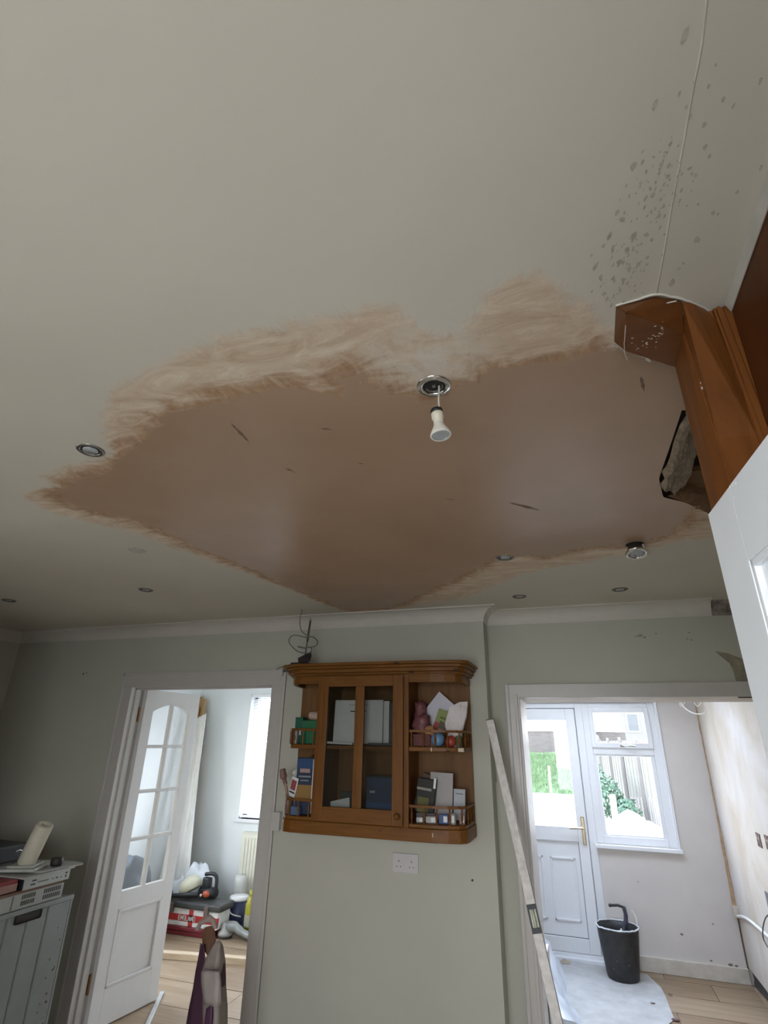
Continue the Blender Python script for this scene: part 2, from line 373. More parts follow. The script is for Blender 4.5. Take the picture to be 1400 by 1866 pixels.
for k in range(150):
    t = random.random(); x = 1105+130*t+random.gauss(0, 26); y = 590-330*t+random.gauss(0, 28); s = random.uniform(1.3, 3.2)
    if y < 560: dents.append((x, y, s, s*random.uniform(1.2, 2.4)))
for k, (x, y, rx, ry) in enumerate(dents):
    c = onZ(x, y, ZC-0.0006-0.000003*k); ex = onZ(x+rx, y, ZC)-onZ(x, y, ZC); ey = onZ(x+ry*0.35, y-ry, ZC)-onZ(x, y, ZC)
    vs = []
    for i in range(10):
        a = 2*PI*i/10; q = 0.75+0.4*noise.noise(Vector((math.cos(a)+k*1.7, math.sin(a), k))); p = c+(ex*math.cos(a)+ey*math.sin(a))*q; p.z = c.z
        vs.append(b.verts.new(p))
    b.faces.new(vs[::-1])
link('texture_dent', b, DENT, ceil, kind='stuff')
# tool marks in the wet patch
b = BM()
for k, (x0, y0, x1, y1, r) in enumerate([(422,772,455,806,3.5),(585,780,606,782,3),(1168,686,1174,712,4),(930,916,985,930,4),(652,843,664,845,2),(812,908,830,911,1.6),(520,852,540,862,1.5)]):
    a, c = onZ(x0, y0, ZC), onZ(x1, y1, ZC); d = (c-a); n_ = Vector((-d.y, d.x, 0)).normalized()*(onZ(x0+r, y0, ZC)-a).length
    up = []; dn = []
    for i in range(9):
        t = i/8; wv = math.sin(PI*min(1, t*0.9+0.08))*(0.7+0.8*noise.noise(Vector((t*7, k, 0))))
        up.append(b.verts.new((a+d*t+n_*wv).xy.to_3d()+Vector((0, 0, ZC-0.0015)))); dn.append(b.verts.new((a+d*t-n_*wv).xy.to_3d()+Vector((0, 0, ZC-0.0015))))
    for i in range(8): b.faces.new((up[i], dn[i], dn[i+1], up[i+1]))
link('trowel_mark', b, M((0.16, 0.10, 0.062), 0.7, name='damp_plaster_mark'), ceil, kind='stuff')

# floors (base, then boards laid on them)
FLB = M((0.40, 0.29, 0.19), 0.7, var=0.15, scale=8, name='floor_base')
floor = struct('floor', box(XL-0.2, XR+0.2, YR-0.2, YB+0.15, -0.08, -0.012), FLB)
KF = M((0.46, 0.40, 0.33), 0.6, var=0.15, name='kitchen_floor_sheet')
struct('floor_kitchen', box(XL, XR, YR, W2+0.1, -0.012, 0.0), KF)
BRD = [wood('floor_board_%d' % i, c0, c1, ax, 0.55, False, 0.5) for i, (c0, c1, ax) in enumerate([((0.24, 0.165, 0.10), (0.36, 0.265, 0.175), 'X'), ((0.215, 0.145, 0.09), (0.33, 0.24, 0.155), 'X'), ((0.27, 0.19, 0.12), (0.39, 0.295, 0.20), 'X')])]
def boards(x0, x1, y0, y1, bw, bl):
    y = y0; r = 0
    while y < y1-0.01:
        x = x0-(r % 3)*bl/3
        while x < x1-0.01:
            a, c = max(x, x0), min(x+bl, x1)
            if c-a > 0.03:
                link('floor_board', box(a+0.003, c-0.003, y+0.003, min(y+bw, y1)-0.003, -0.014, random.uniform(-0.0015, 0.0)), random.choice(BRD), floor)
            x += bl
        y += bw; r += 1
boards(-1.15, 1.05, W2+0.1, YB, 0.30, 0.95)
boards(XL, -1.3, W2+0.1, YB, 0.36, 1.1)

# kitchen walls
shade_box = thing('unseen_shade_blocker', 'added unseen shade-casting timber cupboard against the left kitchen wall', 'blocker', (-3.5, 1.35, 0))  # out-of-view block added to shade the back-left wall and ceiling
link('blocker_body', box(-4.26, -2.78, 1.0, 1.7, 0.0, 2.40, bev=0.004), OAKP, shade_box)
for k in range(3): link('blocker_door', box(-4.25+0.49*k, -3.78+0.49*k, 0.98, 1.0, 0.10, 2.36, bev=0.005), OAKP, shade_box)
for k in range(3): link('blocker_knob', add_ball(BM(), (-4.2+0.49*k, 0.97, 1.1), 0.014, 2), OAK, shade_box)
def wall_with_openings(name, x0, x1, y0, y1, z0, z1, ops, mat, axis='X'):
    b = BM()
    def bx(a, c, lo, hi):
        if c-a < 1e-4 or hi-lo < 1e-4: return
        if axis == 'X': add_box(b, a, c, y0, y1, lo, hi)
        else: add_box(b, x0, x1, a, c, lo, hi)
    s, e = (x0, x1) if axis == 'X' else (y0, y1)
    cur = s
    for (a, c, lo, hi) in sorted(ops):
        bx(cur, a, z0, z1); bx(a, c, z0, lo); bx(a, c, hi, z1); cur = c
    bx(cur, e, z0, z1)
    return struct(name, b, mat)
XJ = -0.472
DOA, DOB, DOH = -3.03, -1.885, 1.978    # left doorway
wall_with_openings('wall_back_left', XL, XJ, D, W2+0.05, 0, ZC, [(DOA-0.02, DOB+0.02, -0.01, DOH+0.02)], WALL)
O2A, O2B, O2H = -0.30, 1.00, 1.900       # right opening
wall_with_openings('wall_back_right', XJ, XR, W2, W2+0.38, 0, ZC, [(O2A-0.015, O2B, -0.01, O2H+0.012)], WALL)
wall_with_openings('wall_left', XL-0.15, XL, YR-0.1, YB+0.1, 0, ZC, [(-1.1, 0.3, 0.85, 2.15), (3.55, 4.6, 0.7, 2.2)], WALL, 'Y')  # second opening: unseen window added to brighten the left room
wall_with_openings('wall_rear', XL-0.1, XR+0.1, YR-0.15, YR, 0, ZC, [(-1.1, 0.33, 0.8, 2.1)], WALL)
struct('wall_right', box(XR, XR+0.12, YR-0.1, YB+0.1, 0, ZC), WALL)
# coving
def cove(b, p0, p1, inward, depth=0.085, z=ZC, seg=7):
    p0, p1 = Vector(p0), Vector(p1); i = Vector(inward)
    prof = [(0, -depth), (0.006, -depth), (0.006, -depth+0.006)]
    for k in range(seg+1):
        a = PI/2*k/seg; prof.append((0.006+(depth-0.012)*(1-math.cos(a)), -depth+0.006+(depth-0.012)*math.sin(a)))
    prof += [(depth-0.004, -0.006), (depth, -0.006), (depth, 0), (0, 0)]
    A = [b.verts.new((p0.x+i.x*u, p0.y+i.y*u, z+v)) for u, v in prof]; C_ = [b.verts.new((p1.x+i.x*u, p1.y+i.y*u, z+v)) for u, v in prof]
    n = len(prof)
    for k in range(n): b.faces.new((A[k], A[(k+1) % n], C_[(k+1) % n], C_[k]))
    b.faces.new(A); b.faces.new(C_[::-1]); bmesh.ops.recalc_face_normals(b, faces=b.faces)
CVX = 0.80
def cove_mitred(b, pts, depth=0.085, seg=7):
    # pts: plan points along wall line (list of (x,y)), profile pushed to mitred offsets given per point
    prof = [(0, -depth), (0.006, -depth), (0.006, -depth+0.006)]
    for k in range(seg+1):
        a = PI/2*k/seg; prof.append((0.006+(depth-0.012)*(1-math.cos(a)), -depth+0.006+(depth-0.012)*math.sin(a)))
    prof += [(depth-0.004, -0.006), (depth, -0.006), (depth, 0), (0, 0)]
    rows = [[b.verts.new((x+dx*u, y+dy*u, ZC+v)) for u, v in prof] for (x, y, dx, dy) in pts]; n = len(prof)
    for A, C_ in zip(rows, rows[1:]):
        for k in range(n): b.faces.new((A[k], A[(k+1) % n], C_[(k+1) % n], C_[k]))
    b.faces.new(rows[0]); b.faces.new(rows[-1][::-1]); bmesh.ops.recalc_face_normals(b, faces=b.faces)
b = BM(); cove_mitred(b, [(XL, YR, 1, 1), (XL, D, 1, -1), (XJ, D, 1, -1), (XJ, W2, 1, -1), (CVX, W2, 0, -1)])
struct('trim_1', b, COVE)     # cornice
# broken end of the cornice: exposed masonry
BRK = M((0.26, 0.22, 0.18), 0.95, var=0.5, scale=35, bmp=1.0, name='exposed_masonry')
def rough_patch(name, pts, ytop, parent=None, mat=BRK, th=0.01, seed=0, amp=0.006):
    """irregular flat patch on the recessed wall from pixel outline"""
    q = [onY(x, y, ytop) for x, y in pts]; b = BM(); t = bmesh.new()
    f = [t.verts.new(p) for p in q]; g = [t.verts.new(p+Vector((0, th+0.004, 0))) for p in q]; n = len(q)
    t.faces.new(f); t.faces.new(g[::-1])
    for i in range(n): t.faces.new((f[i], g[i], g[(i+1) % n], f[(i+1) % n]))
    bmesh.ops.triangulate(t, faces=t.faces); bmesh.ops.subdivide_edges(t, edges=t.edges[:], cuts=3, use_grid_fill=True)
    for v in t.verts:
        v.co.y += amp*(noise.noise(v.co*31+Vector((seed, 0, 0)))-0.2)
    bmesh.ops.recalc_face_normals(t, faces=t.faces); merge(b, t)
    return link(name, b, mat, parent)
wbr = bpy.data.objects['wall_back_right']
rough_patch('bare_masonry', [(1297,1092),(1345,1088),(1345,1120),(1299,1121)], W2-0.012, wbr, BRK, 0.02, 1, 0.02)
rough_patch('bare_plaster', [(1304,1187),(1325,1190),(1352,1200),(1375,1215),(1390,1272),(1346,1272),(1343,1245),(1338,1225),(1330,1208),(1316,1197)], W2-0.003, wbr, M((0.27, 0.235, 0.17), 0.95, var=0.35, scale=18, bmp=0.6, name='bare_render'), 0.01, 2, 0.003)
rough_patch('bare_brick', [(1345,1256),(1392,1256),(1396,1272),(1347,1271)], W2-0.012, wbr, M((0.10, 0.055, 0.045), 0.9, var=0.5, scale=40, name='dark_brick'), 0.01, 3, 0.008)  # last colour: very dark mottled brick tone
b = BM()
for (x, y, r) in ((1167,1158,6),(1175,1161,4),(1160,1160,3),(1196,1155,3),(1256,1153,3),(1260,1166,3),(1253,1164,2.5)):
    c = onY(x, y, W2-0.0012); add_ball(b, c, r*0.0022, 1, 0.4, (1.3, 0.15, 0.6), x)
link('wall_chip', b, M((0.28, 0.27, 0.2), 0.9), wbr, kind='stuff')
wbl = bpy.data.objects['wall_back_left']
b = BM()
for (x, y, r) in ((861,1604,2.2),(152,1228,2.5),(158,1226,1.8)):
    c = onY(x, y, D-0.001); add_ball(b, c, r*0.0028, 1, 0.3, (1, 0.3, 1), x)
link('screw_hole', b, BLACK, wbl, kind='stuff')
# narrow darker strip on the recessed wall
rough_patch('dark_strip', [(893,1335),(899,1335),(906,1425),(900,1430),(896,1400)], W2-0.001, wbr, M((0.30, 0.30, 0.24), 0.9), 0.004, 5, 0.001)

# left doorway architrave, lining, hinges, leaf
def frame_trim(name, a, c, h, yf, wd=0.105, ov=0.012):
    b = BM()
    for (x0, x1) in ((a-wd, a), (c, c+wd)):
        add_box(b, x0, x1, yf-0.012, yf+0.002, 0, h+wd, bev=0.004)
        xi = x1 if x0 < a else x0
    add_box(b, a-wd, c+wd, yf-0.013, yf+0.002, h, h+wd, bev=0.004)
    # raised outer bead
    add_box(b, a-wd, a-wd+0.022, yf-0.016, yf, 0, h+wd, bev=0.004); add_box(b, c+wd-0.022, c+wd, yf-0.016, yf, 0, h+wd, bev=0.004)
    add_box(b, a-wd, c+wd, yf-0.016, yf, h+wd-0.02, h+wd, bev=0.004)
    return struct(name, b, GLOSS)
frame_trim('trim_2', DOA, DOB, DOH, D, 0.10)
b = BM(); add_box(b, DOA-0.03, DOA, D-0.005, D+0.16, 0, DOH+0.03, bev=0.003); add_box(b, DOB, DOB+0.03, D-0.005, D+0.16, 0, DOH+0.03, bev=0.003); add_box(b, DOA, DOB, D-0.004, D+0.16, DOH, DOH+0.03)
add_box(b, DOA, DOA+0.014, D+0.03, D+0.075, 0, DOH, bev=0.002); add_box(b, DOB-0.014, DOB, D+0.03, D+0.075, 0, DOH, bev=0.002); add_box(b, DOA, DOB, D+0.03, D+0.075, DOH-0.014, DOH)
lining = struct('door_frame_1', b, GLOSS)
# leaf (local: hinge at origin, x along leaf), then placed
leaf_ang = math.radians(83)
hx, hy = DOA+0.016, D+0.10
LW, LH, LT = 0.545, 1.965, 0.035
RM = Matrix.Translation((hx, hy, 0.008)) @ Matrix.Rotation(leaf_ang, 4, 'Z')
leaf = thing('glazed_door', 'off-white glazed door leaf with an arched top standing open in the left doorway', 'door', (hx, hy, 0.008))
def LP(name, b, mat, par=leaf, smooth=False):
    bmesh.ops.transform(b, matrix=RM, verts=b.verts); return link(name, b, mat, par, smooth)
st = 0.085; midw = 0.022
rail_b, rail_m0, rail_m1, rail_t = 0.19, 0.60, 0.70, 1.87
b = BM()
for (x0, x1) in ((0, st), (LW-st, LW)): add_box(b, x0, x1, -LT, 0, 0, LH, bev=0.002)
add_box(b, st, LW-st, -LT, 0, 0, rail_b); add_box(b, st, LW-st, -LT, 0, rail_m0, rail_m1)
# arched head rail
n = 10; xs = [st+(LW-2*st)*i/n for i in range(n+1)]
arc = [rail_t-0.055*((2*(x-LW/2)/(LW-2*st))**2) for x in xs]
t = bmesh.new(); fr = [t.verts.new((x, -LT, z)) for x, z in zip(xs, arc)]; ft = [t.verts.new((x, -LT, LH)) for x in xs]
br = [t.verts.new((x, 0, z)) for x, z in zip(xs, arc)]; bt = [t.verts.new((x, 0, LH)) for x in xs]
for i in range(n):
    t.faces.new((fr[i], fr[i+1], ft[i+1], ft[i])); t.faces.new((br[i], bt[i], bt[i+1], br[i+1])); t.faces.new((fr[i], br[i], br[i+1], fr[i+1])); t.faces.new((ft[i], ft[i+1], bt[i+1], bt[i]))
merge(b, t)
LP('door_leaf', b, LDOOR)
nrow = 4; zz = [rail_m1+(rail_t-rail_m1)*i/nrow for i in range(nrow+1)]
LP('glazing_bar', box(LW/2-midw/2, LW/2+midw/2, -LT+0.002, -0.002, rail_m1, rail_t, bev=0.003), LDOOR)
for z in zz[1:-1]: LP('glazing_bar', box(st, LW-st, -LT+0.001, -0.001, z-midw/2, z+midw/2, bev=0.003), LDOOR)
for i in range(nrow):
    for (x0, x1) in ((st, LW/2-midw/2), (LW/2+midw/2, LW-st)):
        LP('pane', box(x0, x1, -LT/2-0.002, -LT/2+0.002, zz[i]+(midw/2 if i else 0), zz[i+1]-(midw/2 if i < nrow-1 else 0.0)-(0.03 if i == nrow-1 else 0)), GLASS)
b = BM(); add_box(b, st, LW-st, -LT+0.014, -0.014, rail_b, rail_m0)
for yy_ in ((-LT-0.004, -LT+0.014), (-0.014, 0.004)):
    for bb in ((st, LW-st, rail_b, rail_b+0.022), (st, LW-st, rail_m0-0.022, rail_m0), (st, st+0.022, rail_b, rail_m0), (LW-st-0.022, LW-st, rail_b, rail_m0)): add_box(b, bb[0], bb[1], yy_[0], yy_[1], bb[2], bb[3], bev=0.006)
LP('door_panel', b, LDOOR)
HNG = M((0.30, 0.15, 0.06), 0.5, 0.6, name='rusty_brass')
for z in (0.24, 1.80):
    b = BM(); add_box(b, DOA+0.0005, DOA+0.003, D+0.078, D+0.10, z-0.05, z+0.05); add_lathe(b, [(0.006, z-0.052), (0.006, z+0.052)], Matrix.Translation((DOA+0.008, D+0.10, 0)), 10)
    link('hinge', b, HNG, lining)

# right opening casing
b = BM()
add_box(b, O2A-0.082, O2A, W2-0.02, W2+0.002, 0, O2H+0.078, bev=0.004); add_box(b, O2A-0.082, 0.905, W2-0.021, W2+0.002, O2H, O2H+0.078, bev=0.004)
add_box(b, O2A-0.082, O2A-0.060, W2-0.028, W2, 0, O2H+0.078, bev=0.004); add_box(b, O2A-0.03, O2A-0.012, W2-0.027, W2, 0, O2H+0.02, bev=0.004)
struct('trim_3', b, GLOSS)
b = BM(); add_box(b, O2A-0.02, O2A, W2-0.003, W2+0.39, 0, O2H+0.02, bev=0.002)
struct('door_frame_2', b, M((0.72, 0.70, 0.68), 0.4, name='jamb_paint'))
struct('trim_4', box(O2A-0.02, 1.1, W2+0.003, W2+0.39, O2H, O2H+0.012), M((0.62, 0.54, 0.45), 0.7, name='soffit_plaster'))

# ---- far room (right)
XF0, XF1 = -1.15, 1.05
WIN = dict(x0=0.125, x1=0.70, z0=0.86, z1=2.03)
DX0, DX1, DZ1 = -0.86, 0.065, 2.03
wall_with_openings('wall_far_rear', XF0, XF1+0.1, YB, YB+0.16, 0, ZC, [(DX0, DX1, -0.01, DZ1), (DX1, WIN['x1'], WIN['z0'], WIN['z1'])], FARW)
PINKW = None
def far_right_mat():
    mt, nt, b = node_mat('patchy_fresh_plaster')
    f = tex(nt, coords(nt, (1, 1, 0.7)), 2.2, 6, 0.6, 0.5); f2 = tex(nt, coords(nt), 0.9, 3)
    c = ramp(nt, f, [(0.32, (0.46, 0.395, 0.31)), (0.5, (0.55, 0.50, 0.435)), (0.68, (0.62, 0.595, 0.58))])
    c = mixc(nt, math_(nt, 'MULTIPLY', sstep(nt, f2, 0.45, 0.65), 0.5), c, (0.61, 0.59, 0.62))
    nt.links.new(c, b.inputs['Base Color']); b.inputs['Roughness'].default_value = 0.7; bump(nt, b, f, 0.2, 0.006); return mt
wfr = struct('wall_far_right', box(XF1, XF1+0.065, W2+0.38, YB, 0.11, ZC), far_right_mat())
struct('wall_far_left', box(XF0-0.1, XF0, W2+0.05, YB, 0, ZC), FARW)
b = BM()
for (x0, x1, y0, y1) in ((-1.3, -0.75, W2+0.3, YB+0.2), (-0.75, 0.55, W2+0.3, 4.3), (-0.75, 0.55, 5.2, YB+0.2), (0.55, XF1+0.2, W2+0.3, YB+0.2)): add_box(b, x0, x1, y0, y1, ZC, ZC+0.02)
struct('ceiling_far', b, M((0.7, 0.68, 0.64), 0.8))
# open base course of the far right wall (skirting removed)
ragged('bare_masonry', [Vector((XF1+0.02, YB, 0.0)), Vector((XF1+0.02, YB, 0.13)), Vector((XF1+0.02, 4.2, 0.16)), Vector((XF1+0.02, 4.2, 0.0))], wfr, M((0.07, 0.07, 0.07), 0.9, var=0.7, scale=22, bmp=1, name='dark_masonry'), 0.02, 9, 0.02, 4)  # very dark mottled tone along the wall base
# ragged corner strip where the old wall met
STRIP = M((0.40, 0.27, 0.16), 0.9, var=0.25, scale=25, bmp=0.8, name='bare_corner_plaster')
b = BM(); nseg = 26
pts = []
for i in range(nseg+1):
    z = 0.42+(2.05-0.42)*i/nseg; wdt = 0.010+0.026*max(0, (1.4-z))/1.0*(0.7+0.6*noise.noise(Vector((0, 0, z*5))))+0.006*noise.noise(Vector((0, 3, z*13)))
    pts.append((XF1-wdt, YB-0.004, z))
t = bmesh.new(); A = [t.verts.new(p) for p in pts]; B = [t.verts.new((XF1-0.002, YB-0.012-0.02*max(0.1, abs(noise.noise(Vector((5, 0, p[2]*4))))), p[2])) for p in pts]; Cc = [t.verts.new((XF1+0.01, YB+0.01, p[2])) for p in pts]
for i in range(nseg):
    t.faces.new((A[i], B[i], B[i+1], A[i+1])); t.faces.new((B[i], Cc[i], Cc[i+1], B[i+1])); t.faces.new((Cc[i], A[i], A[i+1], Cc[i+1]))
bmesh.ops.recalc_face_normals(t, faces=t.faces); merge(b, t)
wfrear = bpy.data.objects['wall_far_rear']
link('bare_corner_strip', b, STRIP, wfrear)
b = BM(); add_tube(b, [(XF1-0.004, YB-0.006, 0.44), (XF1-0.006, YB-0.006, 0.25), (XF1-0.004, YB-0.005, 0.1)], 0.006, 5); link('corner_crack', b, M((0.10, 0.07, 0.05), 0.9), wfrear)
# skirting
b = BM(); add_box(b, 0.10, 1.045, YB-0.02, YB, 0, 0.10, bev=0.004); struct('baseboard_far', b, M((0.56, 0.52, 0.46), 0.6, var=0.12, name='scuffed_skirting'))
b = BM()
for (x, z, r) in ((0.62, 0.27, 0.009), (0.35, 0.6, 0.005), (0.86, 0.36, 0.006), (0.80, 0.12, 0.008), (0.93, 0.11, 0.012), (0.97, 0.105, 0.01)): add_ball(b, (x, YB-0.001, z), r, 1, 0.4, (1.4, 0.25, 0.8), r*999)
link('wall_chip', b, M((0.2, 0.15, 0.12), 0.9), wfrear, kind='stuff')
# white conduit/pipe on the right wall and cables
p = onX(1345, 1660, XF1-0.015)
c = thing('waste_pipe', 'thin white plastic pipe sloping along the bare right wall of the far room', 'pipe', (XF1-0.015, 5.6, 0.4))
b = BM(); add_tube(b, [(XF1-0.016, 5.74, 0.435), onX(1362, 1674, XF1-0.016), onX(1400, 1706, XF1-0.016), onX(1400, 1706, XF1-0.016)*2-onX(1362, 1674, XF1-0.016)], 0.011, 8); link('pipe', b, WHITEP, c, True)
b = BM(); add_box(b, XF1-0.035, XF1, 5.70, 5.765, 0.43, 0.50, bev=0.004); link('bracket', b, M((0.55, 0.50, 0.42), 0.7), c)
# socket back boxes knocked into wall
for i, (x, y, lab) in enumerate(((1384, 1531, 'small open rust-brown socket box sunk in the right wall, the farther of two'), (1400, 1536, 'open rust-brown socket box sunk in the right wall, cut by the photo edge'))):
    q = onX(x, y, XF1); b = BM()
    for (a0, a1, z0, z1) in ((-0.045, 0.045, -0.04, -0.034), (-0.045, 0.045, 0.034, 0.04), (-0.045, -0.039, -0.04, 0.04), (0.039, 0.045, -0.04, 0.04)): add_box(b, XF1-0.004, XF1+0.02, q.y+a0, q.y+a1, q.z+z0, q.z+z1)
    add_box(b, XF1-0.002, XF1-0.001, q.y-0.042, q.y+0.042, q.z-0.037, q.z+0.037)
    t = link('socket_box', b, M((0.13, 0.07, 0.055), 0.7, var=0.4, scale=60, name='rusty_box')); tag(t, lab, 'socket box')
    b = BM(); add_ball(b, (XF1-0.004, q.y-0.008, q.z+0.01), 0.012, 1, 0.5, (0.4, 1, 1), i); add_tube(b, [(XF1-0.003, q.y+0.02, q.z+0.03), (XF1-0.012, q.y, q.z), (XF1-0.004, q.y+0.015, q.z-0.03)], 0.003, 6)
    link('wire_end', b, M((0.5, 0.42, 0.38), 0.6), t)
# dark chase and black cable low on the right wall
b = BM(); q = onX(1397, 1638, XF1); add_box(b, XF1-0.002, XF1+0.01, q.y-0.35, q.y, q.z-0.10, q.z+0.045)
link('cut_chase', b, M((0.14, 0.14, 0.15), 0.9, var=0.4), wfr)
b = BM(); add_tube(b, [onX(x, y, XF1-0.05) for x, y in ((1406,1664),(1396,1672),(1391,1690),(1391,1708),(1397,1722),(1404,1732))], 0.0035, 6)
tag(link('black_cable', b, BLACK, None, True), 'thin black cable looping out of the cut in the far right wall', 'cable')
# white coiled cable hanging at the far corner near the ceiling
cc = onY(1262, 1285, 5.45)
b = BM(); pts = [onY(x, y, Y) for x, y, Y in ((1238,1262,5.5),(1243,1283,5.5),(1255,1295,5.45),(1270,1301,5.4),(1284,1299,5.38),(1290,1288,5.4),(1287,1272,5.45),(1280,1260,5.5))]; add_tube(b, pts, 0.0045, 6)
add_tube(b, [onY(x, y, Y) for x, y, Y in ((1262,1262,5.5),(1266,1280,5.5),(1272,1287,5.48),(1278,1280,5.48),(1281,1262,5.5))], 0.004, 6)
add_tube(b, [onY(x, y, Y) for x, y, Y in ((1247,1262,5.55),(1250,1276,5.55),(1241,1287,5.52),(1238,1270,5.5))], 0.004, 6)
add_tube(b, [onY(1255,1262,5.5), onY(1255,1262,5.5)+Vector((0, 0, .35)), (cc.x+0.06, 5.6, ZC)], 0.004, 6)
tag(link('hanging_cable', b, M((0.85, 0.83, 0.8), 0.5, name='white_cable'), None, True), 'loops of white cable hanging in the corner of the far room', 'cable')
# garden door
dr = holder('door_1', None, (0, YB, 0), 'structure')
def UP(name, b, mat=UPVC, par=dr, smooth=False): return link(name, b, mat, par, smooth)
b = BM(); f = 0.065
add_box(b, DX0, DX0+f, YB+0.02, YB+0.09, 0, DZ1, bev=0.004); add_box(b, DX1-f, DX1, YB+0.02, YB+0.09, 0, DZ1, bev=0.004); add_box(b, DX0+f, DX1-f, YB+0.02, YB+0.09, DZ1-0.055, DZ1, bev=0.004); add_box(b, DX0, DX1, YB+0.0, YB+0.10, 0, 0.055, bev=0.004)
add_box(b, DX0, DX1+0.02, YB-0.03, YB+0.06, 0.0, 0.028, bev=0.004)
add_box(b, DX1-f-0.02, DX1-f, YB+0.072, YB+0.09, 0.05, DZ1-0.05); add_box(b, DX0+f, DX1-f, YB+0.072, YB+0.09, DZ1-0.085, DZ1-0.05)
UP('door_frame', b)
a, c = DX0+f+0.006, DX1-f-0.006; sw = 0.105
b = BM(); add_box(b, a, a+sw, YB+0.0, YB+0.07, 0.06, 1.968, bev=0.005); add_box(b, c-sw+0.02, c, YB+0.0, YB+0.07, 0.06, 1.968, bev=0.005)
add_box(b, a+sw, c-sw+0.02, YB+0.0, YB+0.07, 1.865, 1.968, bev=0.004); add_box(b, a+sw, c-sw+0.02, YB+0.0, YB+0.07, 0.86, 0.972, bev=0.004); add_box(b, a+sw, c-sw+0.02, YB+0.0, YB+0.07, 0.06, 0.16, bev=0.004)
lf = UP('door_leaf', b)
g0, g1 = a+sw, c-sw+0.02
UP('lower_panel', add_box(BM(), g0, g1, YB+0.016, YB+0.05, 0.16, 0.86), UPVC)
wp = (g1-g0)/2
for k in range(2):
    x0 = g0+0.05+k*(wp+0.0); x1 = g0+wp-0.02+k*(wp-0.02)
    x0 = g0+0.06+k*wp*0.93; x1 = x0+wp*0.72
    b = BM(); fw = 0.016
    for bb in ((x0, x1, 0.72, 0.72+fw), (x0, x1, 0.27, 0.27+fw), (x0, x0+fw, 0.27, 0.72+fw), (x1-fw, x1, 0.27, 0.72+fw)): add_box(b, bb[0], bb[1], YB+0.006, YB+0.02, bb[2], bb[3], bev=0.004)
    UP('panel_moulding', b)
UP('gasket', add_box(add_box(BM(), g1-0.004, g1, YB+0.012, YB+0.018, 0.16, 0.86), g0, g1, YB+0.012, YB+0.018, 0.16, 0.164), M((0.05, 0.05, 0.05), 0.6))
UP('pane', add_box(BM(), g0, g1, YB+0.035, YB+0.041, 0.972, 1.865), GLASS)
h = BM(); hxx = c-0.033
add_box(h, hxx-0.015, hxx+0.015, YB-0.014, YB, 0.84, 1.06, bev=0.006); add_tube(h, [(hxx, YB-0.012, 0.975), (hxx, YB-0.05, 0.975), (hxx-0.03, YB-0.055, 0.975), (hxx-0.12, YB-0.05, 0.97)], 0.009, 8); add_lathe(h, [(0.008, 0), (0.008, 0.012)], Matrix.Translation((hxx, YB-0.014, 0.88)) @ Matrix.Rotation(PI/2, 4, 'X'), 10)
ho = UP('door_handle', h, BRASS, lf, False)
# window
wn = holder('window_1', None, (0, YB, 0), 'structure')
x0, x1, z0, z1 = DX1+0.0, WIN['x1'], WIN['z0'], WIN['z1']; f = 0.06; zt0, zt1 = 1.575, 1.66
b = BM()
add_box(b, x0, x0+f, YB+0.02, YB+0.09, z0, z1, bev=0.004); add_box(b, x1-f, x1, YB+0.02, YB+0.09, z0, z1, bev=0.004); add_box(b, x0+f, x1-f, YB+0.02, YB+0.09, z1-f, z1, bev=0.004); add_box(b, x0+f, x1-f, YB+0.02, YB+0.09, z0, z0+f, bev=0.004); add_box(b, x0+f, x1-f, YB+0.02, YB+0.09, zt0, zt1-0.02, bev=0.004)
link('window_frame', b, UPVC, wn)
def sash(x0, x1, z0, z1, yy, wf=0.042):
    b = BM(); add_box(b, x0, x0+wf, yy, yy+0.05, z0, z1, bev=0.005); add_box(b, x1-wf, x1, yy, yy+0.05, z0, z1, bev=0.005); add_box(b, x0+wf, x1-wf, yy, yy+0.05, z1-wf, z1, bev=0.005); add_box(b, x0+wf, x1-wf, yy, yy+0.05, z0, z0+wf, bev=0.005)
    s = link('sash', b, UPVC, wn); link('pane', add_box(BM(), x0+wf, x1-wf, yy+0.022, yy+0.027, z0+wf, z1-wf), GLASS, s); return s
ts = sash(x0+f-0.005, x1-f+0.005, zt1-0.03, z1-f+0.01, YB+0.005, 0.045)
sash(x0+f-0.005, x1-f-0.0, z0+f-0.02, zt0+0.02, YB+0.03, 0.035)
b = BM(); mx_ = (x0+x1)/2; add_box(b, mx_-0.02, mx_+0.015, YB-0.008, YB+0.006, zt1-0.018, zt1, bev=0.003); add_tube(b, [(mx_, YB-0.008, zt1-0.009), (mx_+0.02, YB-0.028, zt1-0.009), (mx_+0.11, YB-0.026, zt1-0.012)], 0.006, 8); link('window_handle', b, CHROME, ts)
# window board and reveal trims
b = BM(); add_box(b, x0-0.02, x1+0.03, YB-0.035, YB+0.03, z0-0.03, z0-0.002, bev=0.004); add_box(b, x1-0.002, x1+0.022, YB-0.012, YB+0.03, z0-0.03, z1+0.02, bev=0.003); add_box(b, DX0-0.03, x1+0.022, YB-0.012, YB+0.03, z1, z1+0.02, bev=0.003)
struct('trim_5', b, UPVC)

